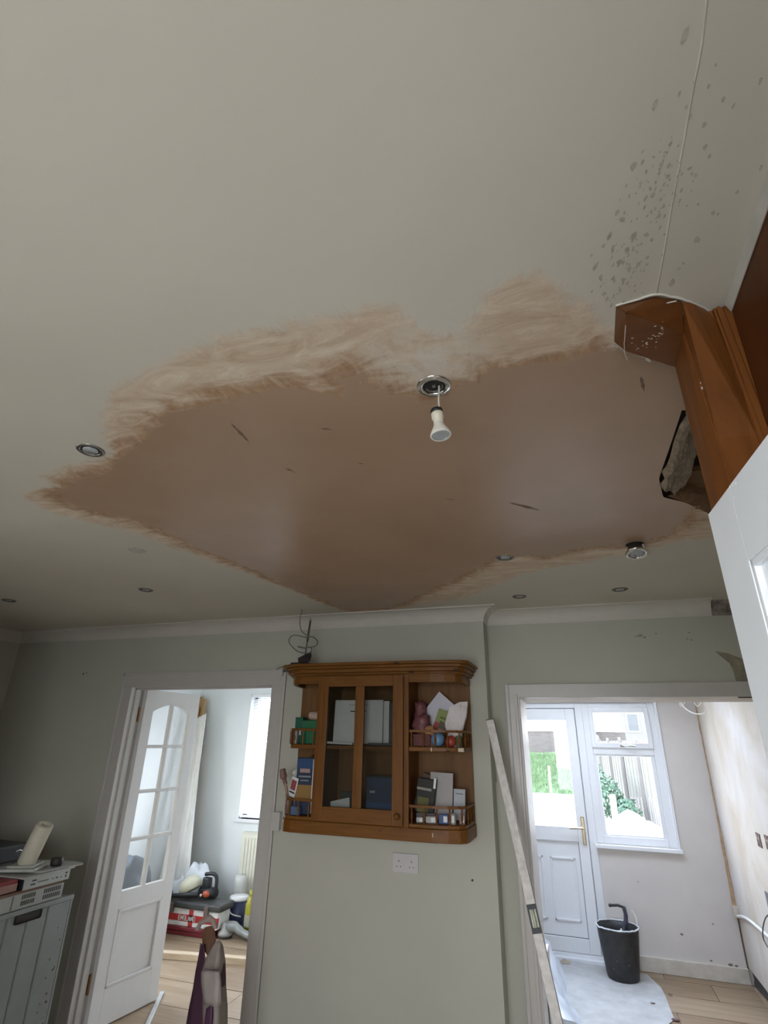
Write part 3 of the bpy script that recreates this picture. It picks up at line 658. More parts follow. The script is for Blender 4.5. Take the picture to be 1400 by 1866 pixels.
# ---- left room
wall_with_openings('wall_left_room_rear', XL, -1.15, YB, YB+0.16, 0, ZC, [(-3.56, -1.7, 0.86, 2.13)], LROOM)
struct('wall_left_room_left', add_box(add_box(add_box(BM(), XL, XL+0.02, 4.6, YB, 0, ZC), XL, XL+0.02, W2+0.05, 4.6, 0, 0.7), XL, XL+0.02, W2+0.05, 4.6, 2.2, ZC), LROOM)
struct('wall_left_room_right', box(-1.42, -1.3, W2+0.05, YB, 0, ZC), LROOM)
struct('ceiling_left_room', box(XL-0.1, -1.2, W2+0.02, YB+0.2, ZC, ZC+0.02), M((0.8, 0.8, 0.8), 0.8))
wn2 = holder('window_2', None, (-3.0, YB, 0.86), 'structure')
b = BM(); X0, X1, Z0, Z1 = -3.56, -1.7, 0.86, 2.13
for bb in ((X0, X0+0.05, Z0, Z1), (X1-0.05, X1, Z0, Z1), (X0, X1, Z0, Z0+0.05), (X0, X1, Z1-0.05, Z1), (-3.05, -3.0, Z0, Z1)): add_box(b, bb[0], bb[1], YB+0.08, YB+0.14, bb[2], bb[3], bev=0.004)
link('window_frame', b, UPVC, wn2)
link('pane', add_box(BM(), X0+0.05, X1-0.05, YB+0.10, YB+0.105, Z0+0.05, Z1-0.05), GLASS, wn2)
link('window_sill', box(X0-0.04, X1+0.04, YB-0.04, YB+0.09, Z0-0.03, Z0, bev=0.004), UPVC, wn2)
bl = thing('venetian_blind', 'white slatted venetian blind at the bright window of the left room', 'blind', (-3.0, YB+0.02, 0.9))
BLD = M((0.85, 0.86, 0.88), 0.5, var=0.01, name='blind_white')
link('head_rail', box(X0+0.01, X1-0.01, YB+0.005, YB+0.045, Z1-0.035, Z1-0.002), BLD, bl)
link('bottom_rail', box(X0+0.01, X1-0.01, YB+0.01, YB+0.04, Z0+0.012, Z0+0.03), BLD, bl)
b = BM(); z = Z0+0.05
while z < Z1-0.05:
    quadslab(b, [(X0+0.012, YB+0.012, z-0.006), (X1-0.012, YB+0.012, z-0.006), (X1-0.012, YB+0.036, z+0.006), (X0+0.012, YB+0.036, z+0.006)], 0.0012); z += 0.024
link('slat', b, BLD, bl, kind='stuff')
b = BM(); add_tube(b, [(X0+0.12, YB+0.004, Z1-0.04), (X0+0.115, YB+0.0, 1.35)], 0.003, 5); link('tilt_wand', b, M((0.6, 0.6, 0.6), 0.4), bl)
# radiator
rd = thing('radiator', 'cream panel radiator under the blind window in the left room', 'radiator', (-3.0, YB-0.06, 0.12))
CREAM = M((0.72, 0.71, 0.60), 0.4, var=0.02, name='cream_enamel')
RX0 = -3.44
link('body', box(RX0, -2.45, YB-0.09, YB-0.03, 0.14, 0.74, bev=0.006), CREAM, rd)
x = RX0+0.03; b = BM()
while x < -2.5: add_box(b, x, x+0.022, YB-0.097, YB-0.088, 0.17, 0.70, bev=0.004); x += 0.036
link('ribs', b, CREAM, rd)
link('grille', box(RX0, -2.45, YB-0.095, YB-0.025, 0.74, 0.752, bev=0.003), CREAM, rd)
b = BM(); add_tube(b, [(RX0-0.02, YB-0.06, 0.0), (RX0-0.02, YB-0.06, 0.17), (RX0, YB-0.06, 0.17)], 0.008, 8); add_lathe(b, [(0.016, 0), (0.018, 0.04), (0.012, 0.06)], Matrix.Translation((RX0-0.02, YB-0.06, 0.17)), 12); link('valve', b, WHITEP, rd)

exec_garden = True
# ------------------------------------------------------------------ GARDEN
struct('ground', box(-60, 60, YB+0.16, 70, -0.5, -0.12), M((0.36, 0.34, 0.28), 0.9, name='outside_ground'))
struct('ground_side', box(-60, -4.6, -40, YB+0.16, -0.5, -0.12), M((0.20, 0.20, 0.17), 0.9, name='outside_ground_side'))
struct('ground_front', box(-4.6, 60, -40, YR-0.2, -0.5, -0.12), M((0.55, 0.52, 0.46), 0.9, name='rear_paving'))
pat = struct('patio', box(-7, 4, YB+0.2, 24.2, -0.12, -0.105), M((0.5, 0.48, 0.44), 0.85, name='paving_joint'))
PAV = [M(c, 0.8, var=0.08, scale=6) for c in ((0.66, 0.62, 0.55), (0.70, 0.66, 0.60), (0.62, 0.59, 0.54))]
yy = 14.5
while yy < 24:
    xx = -2.6
    while xx < 2.2: link('paving_slab', box(xx+0.01, xx+0.79, yy+0.01, yy+0.79, -0.108, -0.09+random.uniform(-.003, .003)), random.choice(PAV), pat); xx += 0.8
    yy += 0.8
# grass bank
b = BM(); nx, ny = 40, 14
V = [[b.verts.new((-5+9*i/nx, 24.2+6*j/ny, -0.12+(1.42*(j/ny)**0.8)+0.10*noise.noise(Vector((i*.4, j*.6, 0))))) for j in range(ny+1)] for i in range(nx+1)]
for i in range(nx):
    for j in range(ny): b.faces.new((V[i][j], V[i+1][j], V[i+1][j+1], V[i][j+1]))
heights = [[V[i][j].co.copy() for j in range(ny+1)] for i in range(nx+1)]
GRASS = M((0.085, 0.140, 0.058), 0.8, var=0.3, scale=3, name='grass_green')
struct('grass_bank', b, M((0.078, 0.125, 0.055), 0.9, var=0.3, scale=3, name='turf'))
b = BM(); random.seed(3)
for k in range(9000):
    i, j = random.uniform(6, nx-16), random.uniform(0, ny-0.01); p = heights[int(i)][int(j)].lerp(heights[int(i)+1][min(ny, int(j)+1)], random.random())
    p = p+Vector((random.uniform(-.1, .1), random.uniform(-.2, .2), -0.01))
    if p.y > 29.7 or p.x > 0.15: continue
    a = random.uniform(0, PI); hh = random.uniform(0.07, 0.22); wv = Vector((math.cos(a), math.sin(a), 0))*0.018
    b.faces.new((b.verts.new(p-wv), b.verts.new(p+wv), b.verts.new(p+Vector((random.uniform(-.05, .05), random.uniform(-.05, .05), hh)))))
o = link('long_grass', b, GRASS, kind='stuff'); tag(o, 'long green grass growing on the bank behind the patio', 'grass')
# brick garden wall
mt, nt, bs = node_mat('garden_brick'); bk = N(nt, 'ShaderNodeTexBrick'); bk.inputs['Scale'].default_value = 1.0
g = coords(nt); sx = N(nt, 'ShaderNodeSeparateXYZ'); cx = N(nt, 'ShaderNodeCombineXYZ'); nt.links.new(g, sx.inputs[0]); nt.links.new(sx.outputs[0], cx.inputs[0]); nt.links.new(sx.outputs[2], cx.inputs[1]); nt.links.new(cx.outputs[0], bk.inputs['Vector'])
bk.inputs['Brick Width'].default_value = 0.225; bk.inputs['Row Height'].default_value = 0.075; bk.inputs['Mortar Size'].default_value = 0.008
bk.inputs['Color1'].default_value = (0.085, 0.070, 0.063, 1); bk.inputs['Color2'].default_value = (0.062, 0.054, 0.050, 1); bk.inputs['Mortar'].default_value = (0.11, 0.105, 0.10, 1)
nt.links.new(bk.outputs[0], bs.inputs['Base Color']); bs.inputs['Roughness'].default_value = 0.9; BRK2 = mt
gw = thing('garden_wall', 'reddish brick garden wall behind the grass bank, seen through the glazed door', 'wall', (-1, 30.2, 1.2))
b = BM(); add_box(b, -5, 2.2, 30.1, 30.33, 0.9, 2.25); link('brickwork', b, BRK2, gw)
b = BM(); add_box(b, -5.03, 2.23, 30.07, 30.36, 2.25, 2.31); link('coping', b, M((0.55, 0.50, 0.45), 0.9), gw)
# fence boards
fn = thing('garden_fence', 'pale vertical board fence running down the right of the garden', 'fence', (1.1, 20, 0))
FB = [wood('fence_%d' % i, c0, c1, 'Z', 0.85, False) for i, (c0, c1) in enumerate((((0.11, 0.105, 0.098), (0.16, 0.153, 0.144)), ((0.13, 0.125, 0.117), (0.18, 0.173, 0.163))))]
P0, P1 = Vector((1.75, 14.5, 0)), Vector((0.35, 29.8, 0)); L = (P1-P0).length; dv = (P1-P0)/L; nb = 62; nv = Vector((-dv.y, dv.x, 0))
for k in range(nb):
    s0, s1 = L*k/nb+0.008, L*(k+1)/nb-0.012; off = nv*(0.02 if k % 2 else 0.0); base = -0.15+max(0, (P0+dv*s0).y-24.2)*0.23
    p, q = P0+dv*s0+off, P0+dv*s1+off; b = BM(); quadslab(b, [p+Vector((0, 0, base)), q+Vector((0, 0, base)), q+Vector((0, 0, base+1.95)), p+Vector((0, 0, base+1.95))], 0.018)
    link('fence_board', b, FB[k % 2], fn)
for k in range(7):
    p = P0+dv*(L*k/6); base = -0.15+max(0, p.y-24.2)*0.23; b = BM(); add_box(b, p.x-0.09, p.x-0.01, p.y-0.04, p.y+0.04, base, base+2.05, bev=0.005); link('fence_post', b, FB[0], fn)
# bush
def leafball(b, c, r, n, s, seed):
    rnd = random.Random(seed)
    for k in range(n):
        v = Vector((rnd.gauss(0, 1), rnd.gauss(0, 1), rnd.gauss(0, 1))).normalized(); q = Vector(c)+Vector((v.x*r[0], v.y*r[1], v.z*r[2]))*rnd.uniform(0.72, 1.05)*(1+0.2*noise.noise(v*3))
        a = Vector((rnd.uniform(-1, 1), rnd.uniform(-1, 1), rnd.uniform(-1, 1))).normalized(); t = a.cross(v).normalized() if a.cross(v).length > 0.01 else Vector((1, 0, 0))
        b.faces.new((b.verts.new(q-a*s), b.verts.new(q+t*s*0.5), b.verts.new(q+a*s), b.verts.new(q-t*s*0.5)))
LEAF = M((0.060, 0.115, 0.070), 0.6, var=0.35, scale=2.5, name='bush_leaf')
bs_ = thing('shrub', 'leafy green shrub in front of the pale fence outside the window', 'shrub', (0.5, 18, -0.1))
b = BM()
for i, (c, r, n) in enumerate((((0.45, 17.5, 0.35), (0.55, 0.8, 0.55), 1500), ((0.2, 19, 0.75), (0.45, 0.8, 0.55), 1200), ((0.95, 16.8, 0.1), (0.35, 0.6, 0.30), 700), ((0.1, 20.5, 1.05), (0.35, 0.7, 0.45), 700))): leafball(b, c, r, n, 0.055, i)
link('foliage', b, LEAF, bs_, kind='stuff')
b = BM()
for k in range(5): add_tube(b, [(0.5+0.05*k, 18, -0.1), (0.45+0.12*(k-2), 18+0.1*k, 0.3), (0.4+0.2*(k-2), 18-0.1*k, 0.7)], 0.02, 5)
link('stem', b, M((0.15, 0.10, 0.06), 0.9), bs_)
# neighbour house glimpsed above the window transom
hs = thing('neighbour_house', 'pale neighbouring house with a blue-grey window beyond the fence', 'house', (5, 42, 0))
HW = M((0.12, 0.118, 0.112), 0.9, name='pale_render')
link('house_wall', box(2.9, 9, 42, 48, 0, 4.2), HW, hs)
b = BM(); add_prism(b, [(2.6, 41.7), (9.3, 41.7), (9.3, 48.3), (2.6, 48.3)], 4.2, 4.35); link('roof', b, M((0.25, 0.2, 0.18), 0.8), hs)
wd = link('window', box(3.25, 4.05, 41.94, 42.0, 2.5, 3.7, bev=0.02), M((0.8, 0.8, 0.8), 0.5), hs); link('pane', box(3.32, 3.98, 41.93, 41.945, 2.57, 3.63), M((0.05, 0.058, 0.065), 0.4, name='far_pane'), wd)
# white bits on the patio
q = onZ(1150, 1500, -0.09)
b = BM(); add_hull(b, [(0.55, 15.4, -0.09), (1.35, 15.3, -0.09), (1.30, 15.9, -0.09), (0.6, 16.0, -0.09), (0.95, 15.6, 0.28), (1.2, 15.7, 0.16), (0.7, 15.7, 0.12)], 0.02)
tag(link('covered_heap', b, M((0.80, 0.78, 0.75), 0.7, name='dust_sheet')), 'low heap under a white cover on the patio outside the window', 'heap')
b = BM(); add_box(b, 0.60, 0.74, 16.1, 16.24, -0.09, 0.52, bev=0.02); tag(link('white_post', b, M((0.85, 0.84, 0.82), 0.6)), 'short white post standing on the patio outside the window', 'post')
b = BM(); add_hull(b, [(-0.65, 18.2, -0.09), (-0.35, 18.2, -0.09), (-0.5, 18.5, -0.09), (-0.62, 18.3, 0.24), (-0.40, 18.25, 0.25)], 0.01)
tag(link('garden_chair_seat', b, M((0.35, 0.33, 0.18), 0.8)), 'small olive object lying on the patio seen through the glazed door', 'garden item')
b = BM(); add_tube(b, [(-1.15, 23.2, -0.1), (-1.15, 23.2, 0.9)], 0.035, 8); tag(link('garden_stake', b, M((0.75, 0.68, 0.5), 0.8)), 'pale wooden stake in front of the grass bank', 'stake')

# ------------------------------------------------------------------ TIMBER POST, STUB AND PANEL (right)
tp = thing('timber_post', 'orange varnished timber post with a sawn-off beam stub meeting the ceiling', 'post', (0.32, 1.0, 0))
z1 = 2.375
i_, pl_ = onZ(1247, 607, z1), onZ(1230.5, 669.5, z1)
a_, a2_ = onZ(1141, 569, z1), onZ(1141, 640, z1)
yf = i_.y
# stub
A, A2, Bc, Cc = onZ(1122, 558, ZC), onZ(1119, 623.5, ZC), onZ(1197, 540, ZC), onZ(1243, 547, ZC)
b = BM(); add_hull(b, [A, A2, a_, a2_, i_, pl_, Cc, onZ(1230, 655, ZC), Bc, onZ(1190, 585, z1)], 0.0015)
link('beam_stub', b, OAKX, tp)
# post: front face corners
b = BM(); zb = 1.72
fl = onY(1331, 878.6, yf); frr = onY(1385, 803, yf); tr = onY(1303, 578, yf); 
sl = onY(1296, 929, pl_.y)
def at_z(p, q, z): return p+(q-p)*((z-p.z)/(q.z-p.z))
ZT = ZC-0.002
top_l, top_r, top_s = at_z(i_, fl, ZT), at_z(tr, frr, ZT), at_z(pl_, sl, ZT)
bot_l, bot_r, bot_s = at_z(i_, fl, zb), at_z(tr, frr, zb), at_z(pl_, sl, zb)
add_hull(b, [top_l, top_r, top_s, Vector((top_r.x, top_s.y, ZT)), bot_l, bot_r, bot_s, Vector((bot_r.x, bot_s.y, zb))], 0.002)
add_hull(b, [Vector((p.x, p.y, z)) for p in (bot_l, bot_r, bot_s, Vector((bot_r.x, bot_s.y, 0))) for z in (0.0, zb)], 0.002)
link('post', b, OAK, tp)
b = BM(); add_hull(b, [onZ(1244, 548, ZT), onZ(1262, 551, ZT), onZ(1282, 561, ZT), onZ(1303, 577, ZT), i_, onY(1312, 805, yf+0.001), onY(1383, 800, yf+0.001), onY(1320, 640, yf-0.002), onY(1305, 585, yf-0.001)], 0.001)
link('post_head', b, OAK, tp)
# reeded moulding beside the post
fx = lambda xx: xx
for k, (x0, x1, xb0, xb1) in enumerate(((1304, 1311, 1384, 1394), (1311, 1321, 1394, 1410), (1321, 1335, 1410, 1432))):
    y_ = yf-0.004-0.003*(k % 2); ty = 572-(6 if k else 0)
    t0, t1 = onY(x0, 575, y_), onY(x1, 572, y_); b0, b1 = onY(xb0, 800, y_), onY(xb1, 800, y_)
    T0, T1, B0, B1 = at_z(t0, b0, ZC-0.002), at_z(t1, b1, ZC-0.002), at_z(t0, b0, zb), at_z(t1, b1, zb)
    b = BM(); add_hull(b, [T0, T1, B0, B1]+[p+Vector((0, 0.05, 0)) for p in (T0, T1, B0, B1)], 0.0025)
    add_hull(b, [B0, B1, B0+Vector((0, .05, 0)), B1+Vector((0, .05, 0))]+[Vector((p.x, p.y, 0)) for p in (B0, B1, B0+Vector((0, .05, 0)), B1+Vector((0, .05, 0)))])
    link('moulding', b, OAK, tp)
# dark panel wall running towards the viewer
PX = 0.361
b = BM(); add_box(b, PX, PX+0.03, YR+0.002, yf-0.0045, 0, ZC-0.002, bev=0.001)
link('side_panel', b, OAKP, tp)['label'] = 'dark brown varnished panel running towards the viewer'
b = BM(); add_hull(b, [(x, y, z) for y in (YR+0.002, yf-0.008) for x, z in ((PX-0.010, ZC-0.001), (PX-0.001, ZC-0.001), (PX-0.003, ZC-0.022), (PX-0.001, ZC-0.022), (PX-0.009, ZC-0.005))])
struct('trim_6', b, M((0.46, 0.43, 0.37), 0.7, name='edge_filler'))
# plaster smears round the top of the post
PLS = M((0.68, 0.63, 0.55), 0.8, var=0.08, scale=40, bmp=0.5, name='smeared_plaster')
def smear(pts, r):
    b = BM(); r *= 1.5; add_tube(b, [onZ(x, y, z) for x, y, z in pts], r, 6, flat=0.6)
    for v in b.verts: v.co += Vector((noise.noise(v.co*90), noise.noise(v.co*90+Vector((9, 0, 0))), 0))*r*0.6
    link('plaster_smear', b, PLS, tp, True)
smear([(1122,557,ZC-.002),(1155,548,ZC-.002),(1196,537,ZC-.002),(1240,544,ZC-.002),(1280,560,ZC-.002),(1303,577,ZC-.002)], 0.0028)
smear([(1141,566,ZC-.012),(1165,560,ZC-.012),(1190,556,ZC-.012),(1232,549,ZC-.008)], 0.0018)
smear([(1120,624,ZC-.001),(1140,629,ZC-.004),(1160,637,ZC-.004),(1175,648,ZC-.003),(1184,656,ZC-.003)], 0.0042)
smear([(1304,578,ZC-.012),(1311,600,2.40),(1315,618,2.385)], 0.0009)
smear([(1142,568,2.395),(1140,600,2.374),(1138,640,2.374),(1144,657,2.38)], 0.0007)
b = BM(); rnd = random.Random(5)
for k in range(46):
    x = rnd.uniform(1150, 1210); y = 650-(x-1150)*0.85+rnd.gauss(0, 10)
    if y < 560 or y > 640 or x < 1148: continue
    add_ball(b, onZ(x, y, z1-0.0004), rnd.uniform(0.0005, 0.0018), 1, 0.4, (1.5, 0.7, 0.3), k)
link('plaster_spatter', b, PLS, tp, kind='stuff')
b = BM()
for (x, y) in ((1280,694),(1283,690),(1286,688),(1278,697),(1254,592),(1256,588),(1280,707)): add_ball(b, onY(x, y, yf-0.0012), 0.0018, 1, 0.5, (1, 0.3, 1.6), x)
link('plaster_fleck', b, PLS, tp, kind='stuff')
# white door near the viewer
XD = onZ(1290.4, 937.8, 1.98).x; YD = onZ(1290.4, 937.8, 1.98).y
wdv = holder('door_2', None, (XD, YD, 0), 'structure')
dang = math.atan2(0.016, 0.243)
DM = Matrix.Translation((XD, YD, 0)) @ Matrix.Rotation(-PI/2-0.0, 4, 'Z') @ Matrix.Rotation(dang, 4, 'Z')
def DP(name, b, par, mat=DOORW): bmesh.ops.transform(b, matrix=DM, verts=b.verts); return link(name, b, mat, par)
# local: x along the door toward viewer, y: +0.. thickness pointing away from room (world +X)
def dbox(b, x0, x1, z0, z1, y0=0.0, y1=0.035, bev=0.0): return add_box(b, x0, x1, y0, y1, z0, z1, bev=bev)
pz = onX(1370, 1022, XD+0.01); px0 = YD-pz.y; ptop = pz.z
wdt = 0.76
b = BM(); dbox(b, 0, px0, 0.01, 1.98, bev=0.0012); dbox(b, wdt-px0, wdt, 0.01, 1.98, bev=0.0012)
dbox(b, px0, wdt-px0, ptop, 1.98); dbox(b, px0, wdt-px0, 0.01, 0.22); dbox(b, px0, wdt-px0, 0.9, 1.02)
dl_ = DP('door_leaf', b, wdv)
for (zz0, zz1) in ((1.02, ptop), (0.22, 0.9)):
    b = BM(); dbox(b, px0, wdt-px0, zz0, zz1, 0.009, 0.03); dbox(b, px0+0.035, wdt-px0-0.035, zz0+0.035, zz1-0.035, 0.003, 0.03, 0.004)
    dbox(b, px0, px0+0.010, zz0, zz1, 0.001, 0.03, 0.002); dbox(b, px0, wdt-px0, zz1-0.010, zz1, 0.001, 0.03, 0.002)
    DP('door_panel', b, wdv)
b = BM()
for (x, y) in ((1330,888),(1335,884),(1341,880),(1333,896),(1338,907)): add_ball(b, onX(x, y, XD-0.0005), 0.0016, 1, 0.5, (0.3, 0.7, 1.5), x)
link('plaster_fleck', b, WHITEP, wdv, kind='stuff')

#PART2
# ------------------------------------------------------------------ DOWNLIGHTS
def ring_prof(r0, r1, h): return [(r0, 0.012), (r0, -h*0.4), (r0+0.003, -h), (r1-0.004, -h), (r1, -h*0.3), (r1, 0.001), (r0+0.002, 0.012)]
LENS = M((0.36, 0.37, 0.37), 0.2, var=0.15, scale=60, name='lamp_lens'); HSHADE = M((0.02, 0.018, 0.016), 0.9, name='recess_shade')  # hole material: near-black disc paints in the shade of an open fitting
SATIN = M((0.30, 0.28, 0.25), 0.35, 0.9, name='satin_chrome')
DKCH = M((0.16, 0.14, 0.12), 0.35, 0.8, name='dark_bezel')  # darker bezel tone, used on the far downlights
def downlight(px, py, R, label, lens=True, tilt=0, mat=SATIN):
    c = onZ(px, py, ZC); t = thing('downlight', label, 'ceiling light', c, 'recessed ceiling spotlights')
    b = BM(); add_lathe(b, ring_prof(R*0.68, R, 0.004), Matrix.Translation((c.x, c.y, ZC)), 28, False); link('bezel', b, mat, t, True)
    b = BM(); add_lathe(b, [(R*0.7, -0.0005), (0.0, -0.0005)], Matrix.Translation((c.x, c.y, ZC)), 24, False); link('recess_shade_disc', b, HSHADE, t)
    if lens:
        b = BM(); add_lathe(b, [(R*0.55, -0.001), (R*0.52, -0.004), (0, -0.0045)], Matrix.Translation((c.x, c.y, ZC)), 24, False); link('lens', b, LENS, t, True)
    return c
downlight(165, 820, 0.039, 'chrome downlight at the left edge of the wet plaster patch')
downlight(266, 1075, 0.040, 'dark downlight on the bare ceiling above the left doorway', mat=DKCH)
downlight(16, 1094, 0.040, 'dark downlight in the dim left corner, cut near the photo edge', mat=DKCH)
downlight(921, 1016, 0.041, 'chrome downlight on the skimmed lower edge of the patch, left of the dangling one')
downlight(947, 1087, 0.040, 'flush downlight near the right cornice, left of its pair', mat=DKCH)
downlight(1130, 1074, 0.042, 'flush downlight near the right cornice, right of its pair', mat=DKCH)
# filled ghost of an old downlight
b = BM(); c = onZ(250, 1003, ZC); add_lathe(b, [(0.040, -0.0006), (0.034, -0.0012), (0.036, -0.0008), (0, -0.0006)], Matrix.Translation((c.x, c.y, ZC)), 24, False)
link('filled_hole', b, M((0.46, 0.41, 0.35), 0.8, var=0.2, scale=50, name='filler'), ceil)
# dangling downlight
c = onZ(1157, 992, ZC); t = thing('downlight', 'chrome downlight dangling just below its ceiling hole near the timber post', 'ceiling light', c, 'recessed ceiling spotlights')
b = BM(); add_lathe(b, [(0.036, -0.0005), (0, -0.0006)], Matrix.Translation(c), 20, False); link('recess_shade_disc', b, HSHADE, t)
d_ = Matrix.Translation((c.x+0.001, c.y-0.002, ZC-0.040)) @ Matrix.Rotation(math.radians(-16), 4, 'X')
b = BM(); add_lathe(b, ring_prof(0.029, 0.044, 0.005), d_, 28, False); link('bezel', b, CHROME, t, True)
b = BM(); add_lathe(b, [(0.030, 0.002), (0.030, 0.03), (0.018, 0.045), (0, 0.045)], d_, 20, False); link('lamp_body', b, SATIN, t, True)
b = BM(); add_lathe(b, [(0.027, 0.0), (0, -0.001)], d_, 24, False); link('lens', b, LENS, t, True)
b = BM(); add_tube(b, [(c.x+0.01, c.y-0.015, ZC), (c.x-0.012, c.y+0.005, ZC-0.03), (c.x, c.y, ZC-0.055)], 0.0022, 6); add_tube(b, [(c.x+0.03, c.y, ZC), (c.x+0.032, c.y+0.005, ZC-0.03), (c.x+0.02, c.y, ZC-0.048)], 0.0015, 5); link('spring_clip', b, SATIN, t)
# open downlight with the bare bulb on its flex
c = onZ(791, 703, ZC)
t = thing('bare_bulb_light', 'open chrome ceiling ring with a white spot bulb hanging from it on a short flex', 'ceiling light', c)
TM = Matrix.Translation((c.x, c.y, ZC))
b = BM(); add_lathe(b, [(0.0255, 0.02), (0.0255, -0.002), (0.028, -0.006), (0.0325, -0.007), (0.036, -0.0035), (0.039, -0.0035), (0.0405, -0.001), (0.0405, 0.001)], TM, 36, False); link('bezel', b, CHROME, t, True)
b = BM(); add_lathe(b, [(0.0262, -0.0012), (0.0, -0.0012)], TM, 28, False); link('recess_shade_disc', b, HSHADE, t)
b = BM(); add_tube(b, [(c.x+0.02*math.cos(a), c.y+0.02*math.sin(a), ZC-0.002) for a in [k*0.5 for k in range(7)]], 0.0022, 6); add_box(b, c.x-0.003, c.x+0.004, c.y-0.006, c.y, ZC-0.006, ZC-0.001, bev=0.001); link('inner_clip', b, SATIN, t)
B0 = Vector((onZ(801, 703, ZC).x, onZ(801, 703, ZC).y, 2.286))
def z_at(py, x, y):    # height above this plan point that shows at row py
    lo, hi = 2.0, 2.42
    for _ in range(30):
        m_ = (lo+hi)/2; d = Vector((x, y, m_))-CAM; yy = 933-FPX*d.dot(UV)/d.dot(FV)
        if yy > py: lo = m_
        else: hi = m_
    return lo
zb_ = z_at(793, B0.x, B0.y); zt_ = z_at(745, B0.x, B0.y); H = zt_-zb_
BMx = Matrix.Translation((B0.x, B0.y, zb_)) @ Matrix.Rotation(math.radians(-7), 4, 'Y')
CER = M((0.72, 0.66, 0.52), 0.45, var=0.05, name='cream_ceramic'); BULB = M((0.78, 0.74, 0.66), 0.4, var=0.04, name='bulb_body')
b = BM(); add_tube(b, [(B0.x, c.y+0.002, ZC+0.004), (B0.x-0.0015, c.y+0.004, ZC-0.02), (B0.x-0.002, c.y+0.0, zt_+0.02), (B0.x-0.001, B0.y, zt_-0.004)], 0.0024, 8); link('flex', b, M((0.55, 0.50, 0.44), 0.5), t, True)
b = BM(); add_lathe(b, [(0.0, H*1.00), (0.0135, H*0.99), (0.0145, H*0.94), (0.0145, H*0.84), (0.0, H*0.84)], BMx, 20, False); link('heat_cap', b, BLACK, t, True)
b = BM(); add_lathe(b, [(0.0, H*0.90), (0.0142, H*0.90), (0.0142, H*0.66), (0.0115, H*0.64), (0.0115, H*0.42), (0.0, H*0.42)], BMx, 20, False); link('lamp_holder', b, CER, t, True)
b = BM(); add_lathe(b, [(0.0115, H*0.44), (0.0125, H*0.36), (0.017, H*0.24), (0.0225, H*0.08), (0.0240, 0.0), (0.0225, -0.0025), (0.0205, -0.001)], BMx, 28, False); link('bulb', b, BULB, t, True)
b = BM(); add_lathe(b, [(0.0212, -0.0008), (0.012, -0.0030), (0.0, -0.0035)], BMx, 28, False); link('lens', b, LENS, t, True)

# ------------------------------------------------------------------ WALL CABINET
YC = 3.0
cab = thing('wall_cabinet', 'orange pine wall cabinet with a glazed middle door and open gallery shelves each side', 'cabinet', (-1.12, 3.25, 1.19))
CZ0, CZ1 = 1.190, 2.0
LFT, RGT = -1.400, -0.882
R_PL = [(RGT, 3.0), (-0.74, 3.0), (-0.66, 3.012), (-0.60, 3.03), (-0.572, 3.06), (-0.566, 3.12), (-0.566, D-0.001)]
L_PL = [(LFT, 3.0), (-1.53, 3.0), (-1.575, 3.015), (-1.605, 3.05), (-1.64, 3.15), (-1.66, D-0.001)]
full = L_PL[::-1]+R_PL
def off(pl, d):
    out = []
    for x, y in pl:
        cx_ = -1.12; out.append((x+(d if x > cx_ else -d)*(1 if y > 3.005 or abs(x+1.12) > .4 else 0)*(1.0 if y > 3.02 else 0.3), y-(d if y < 3.2 else 0)))
    return out
def plate(pl, z0, z1, bev=0.003): return add_prism(BM(), pl, z0, z1, bev)
link('base_board', plate(full, CZ0, 1.250), PINEX, cab)
link('bottom_shelf', plate(off(full, -0.006), 1.250, 1.268), PINEX, cab)
link('top_board', plate(off(full, -0.004), 1.985, 2.003), PINEX, cab)
# cornice in three steps
for (z0, z1, d) in ((2.0, 2.012, 0.012), (2.012, 2.034, 0.024), (2.034, 2.050, 0.036), (2.050, 2.066, 0.048)):
    link('cornice_moulding', plate(off(full, d), z0, z1, 0.003), PINEX, cab)
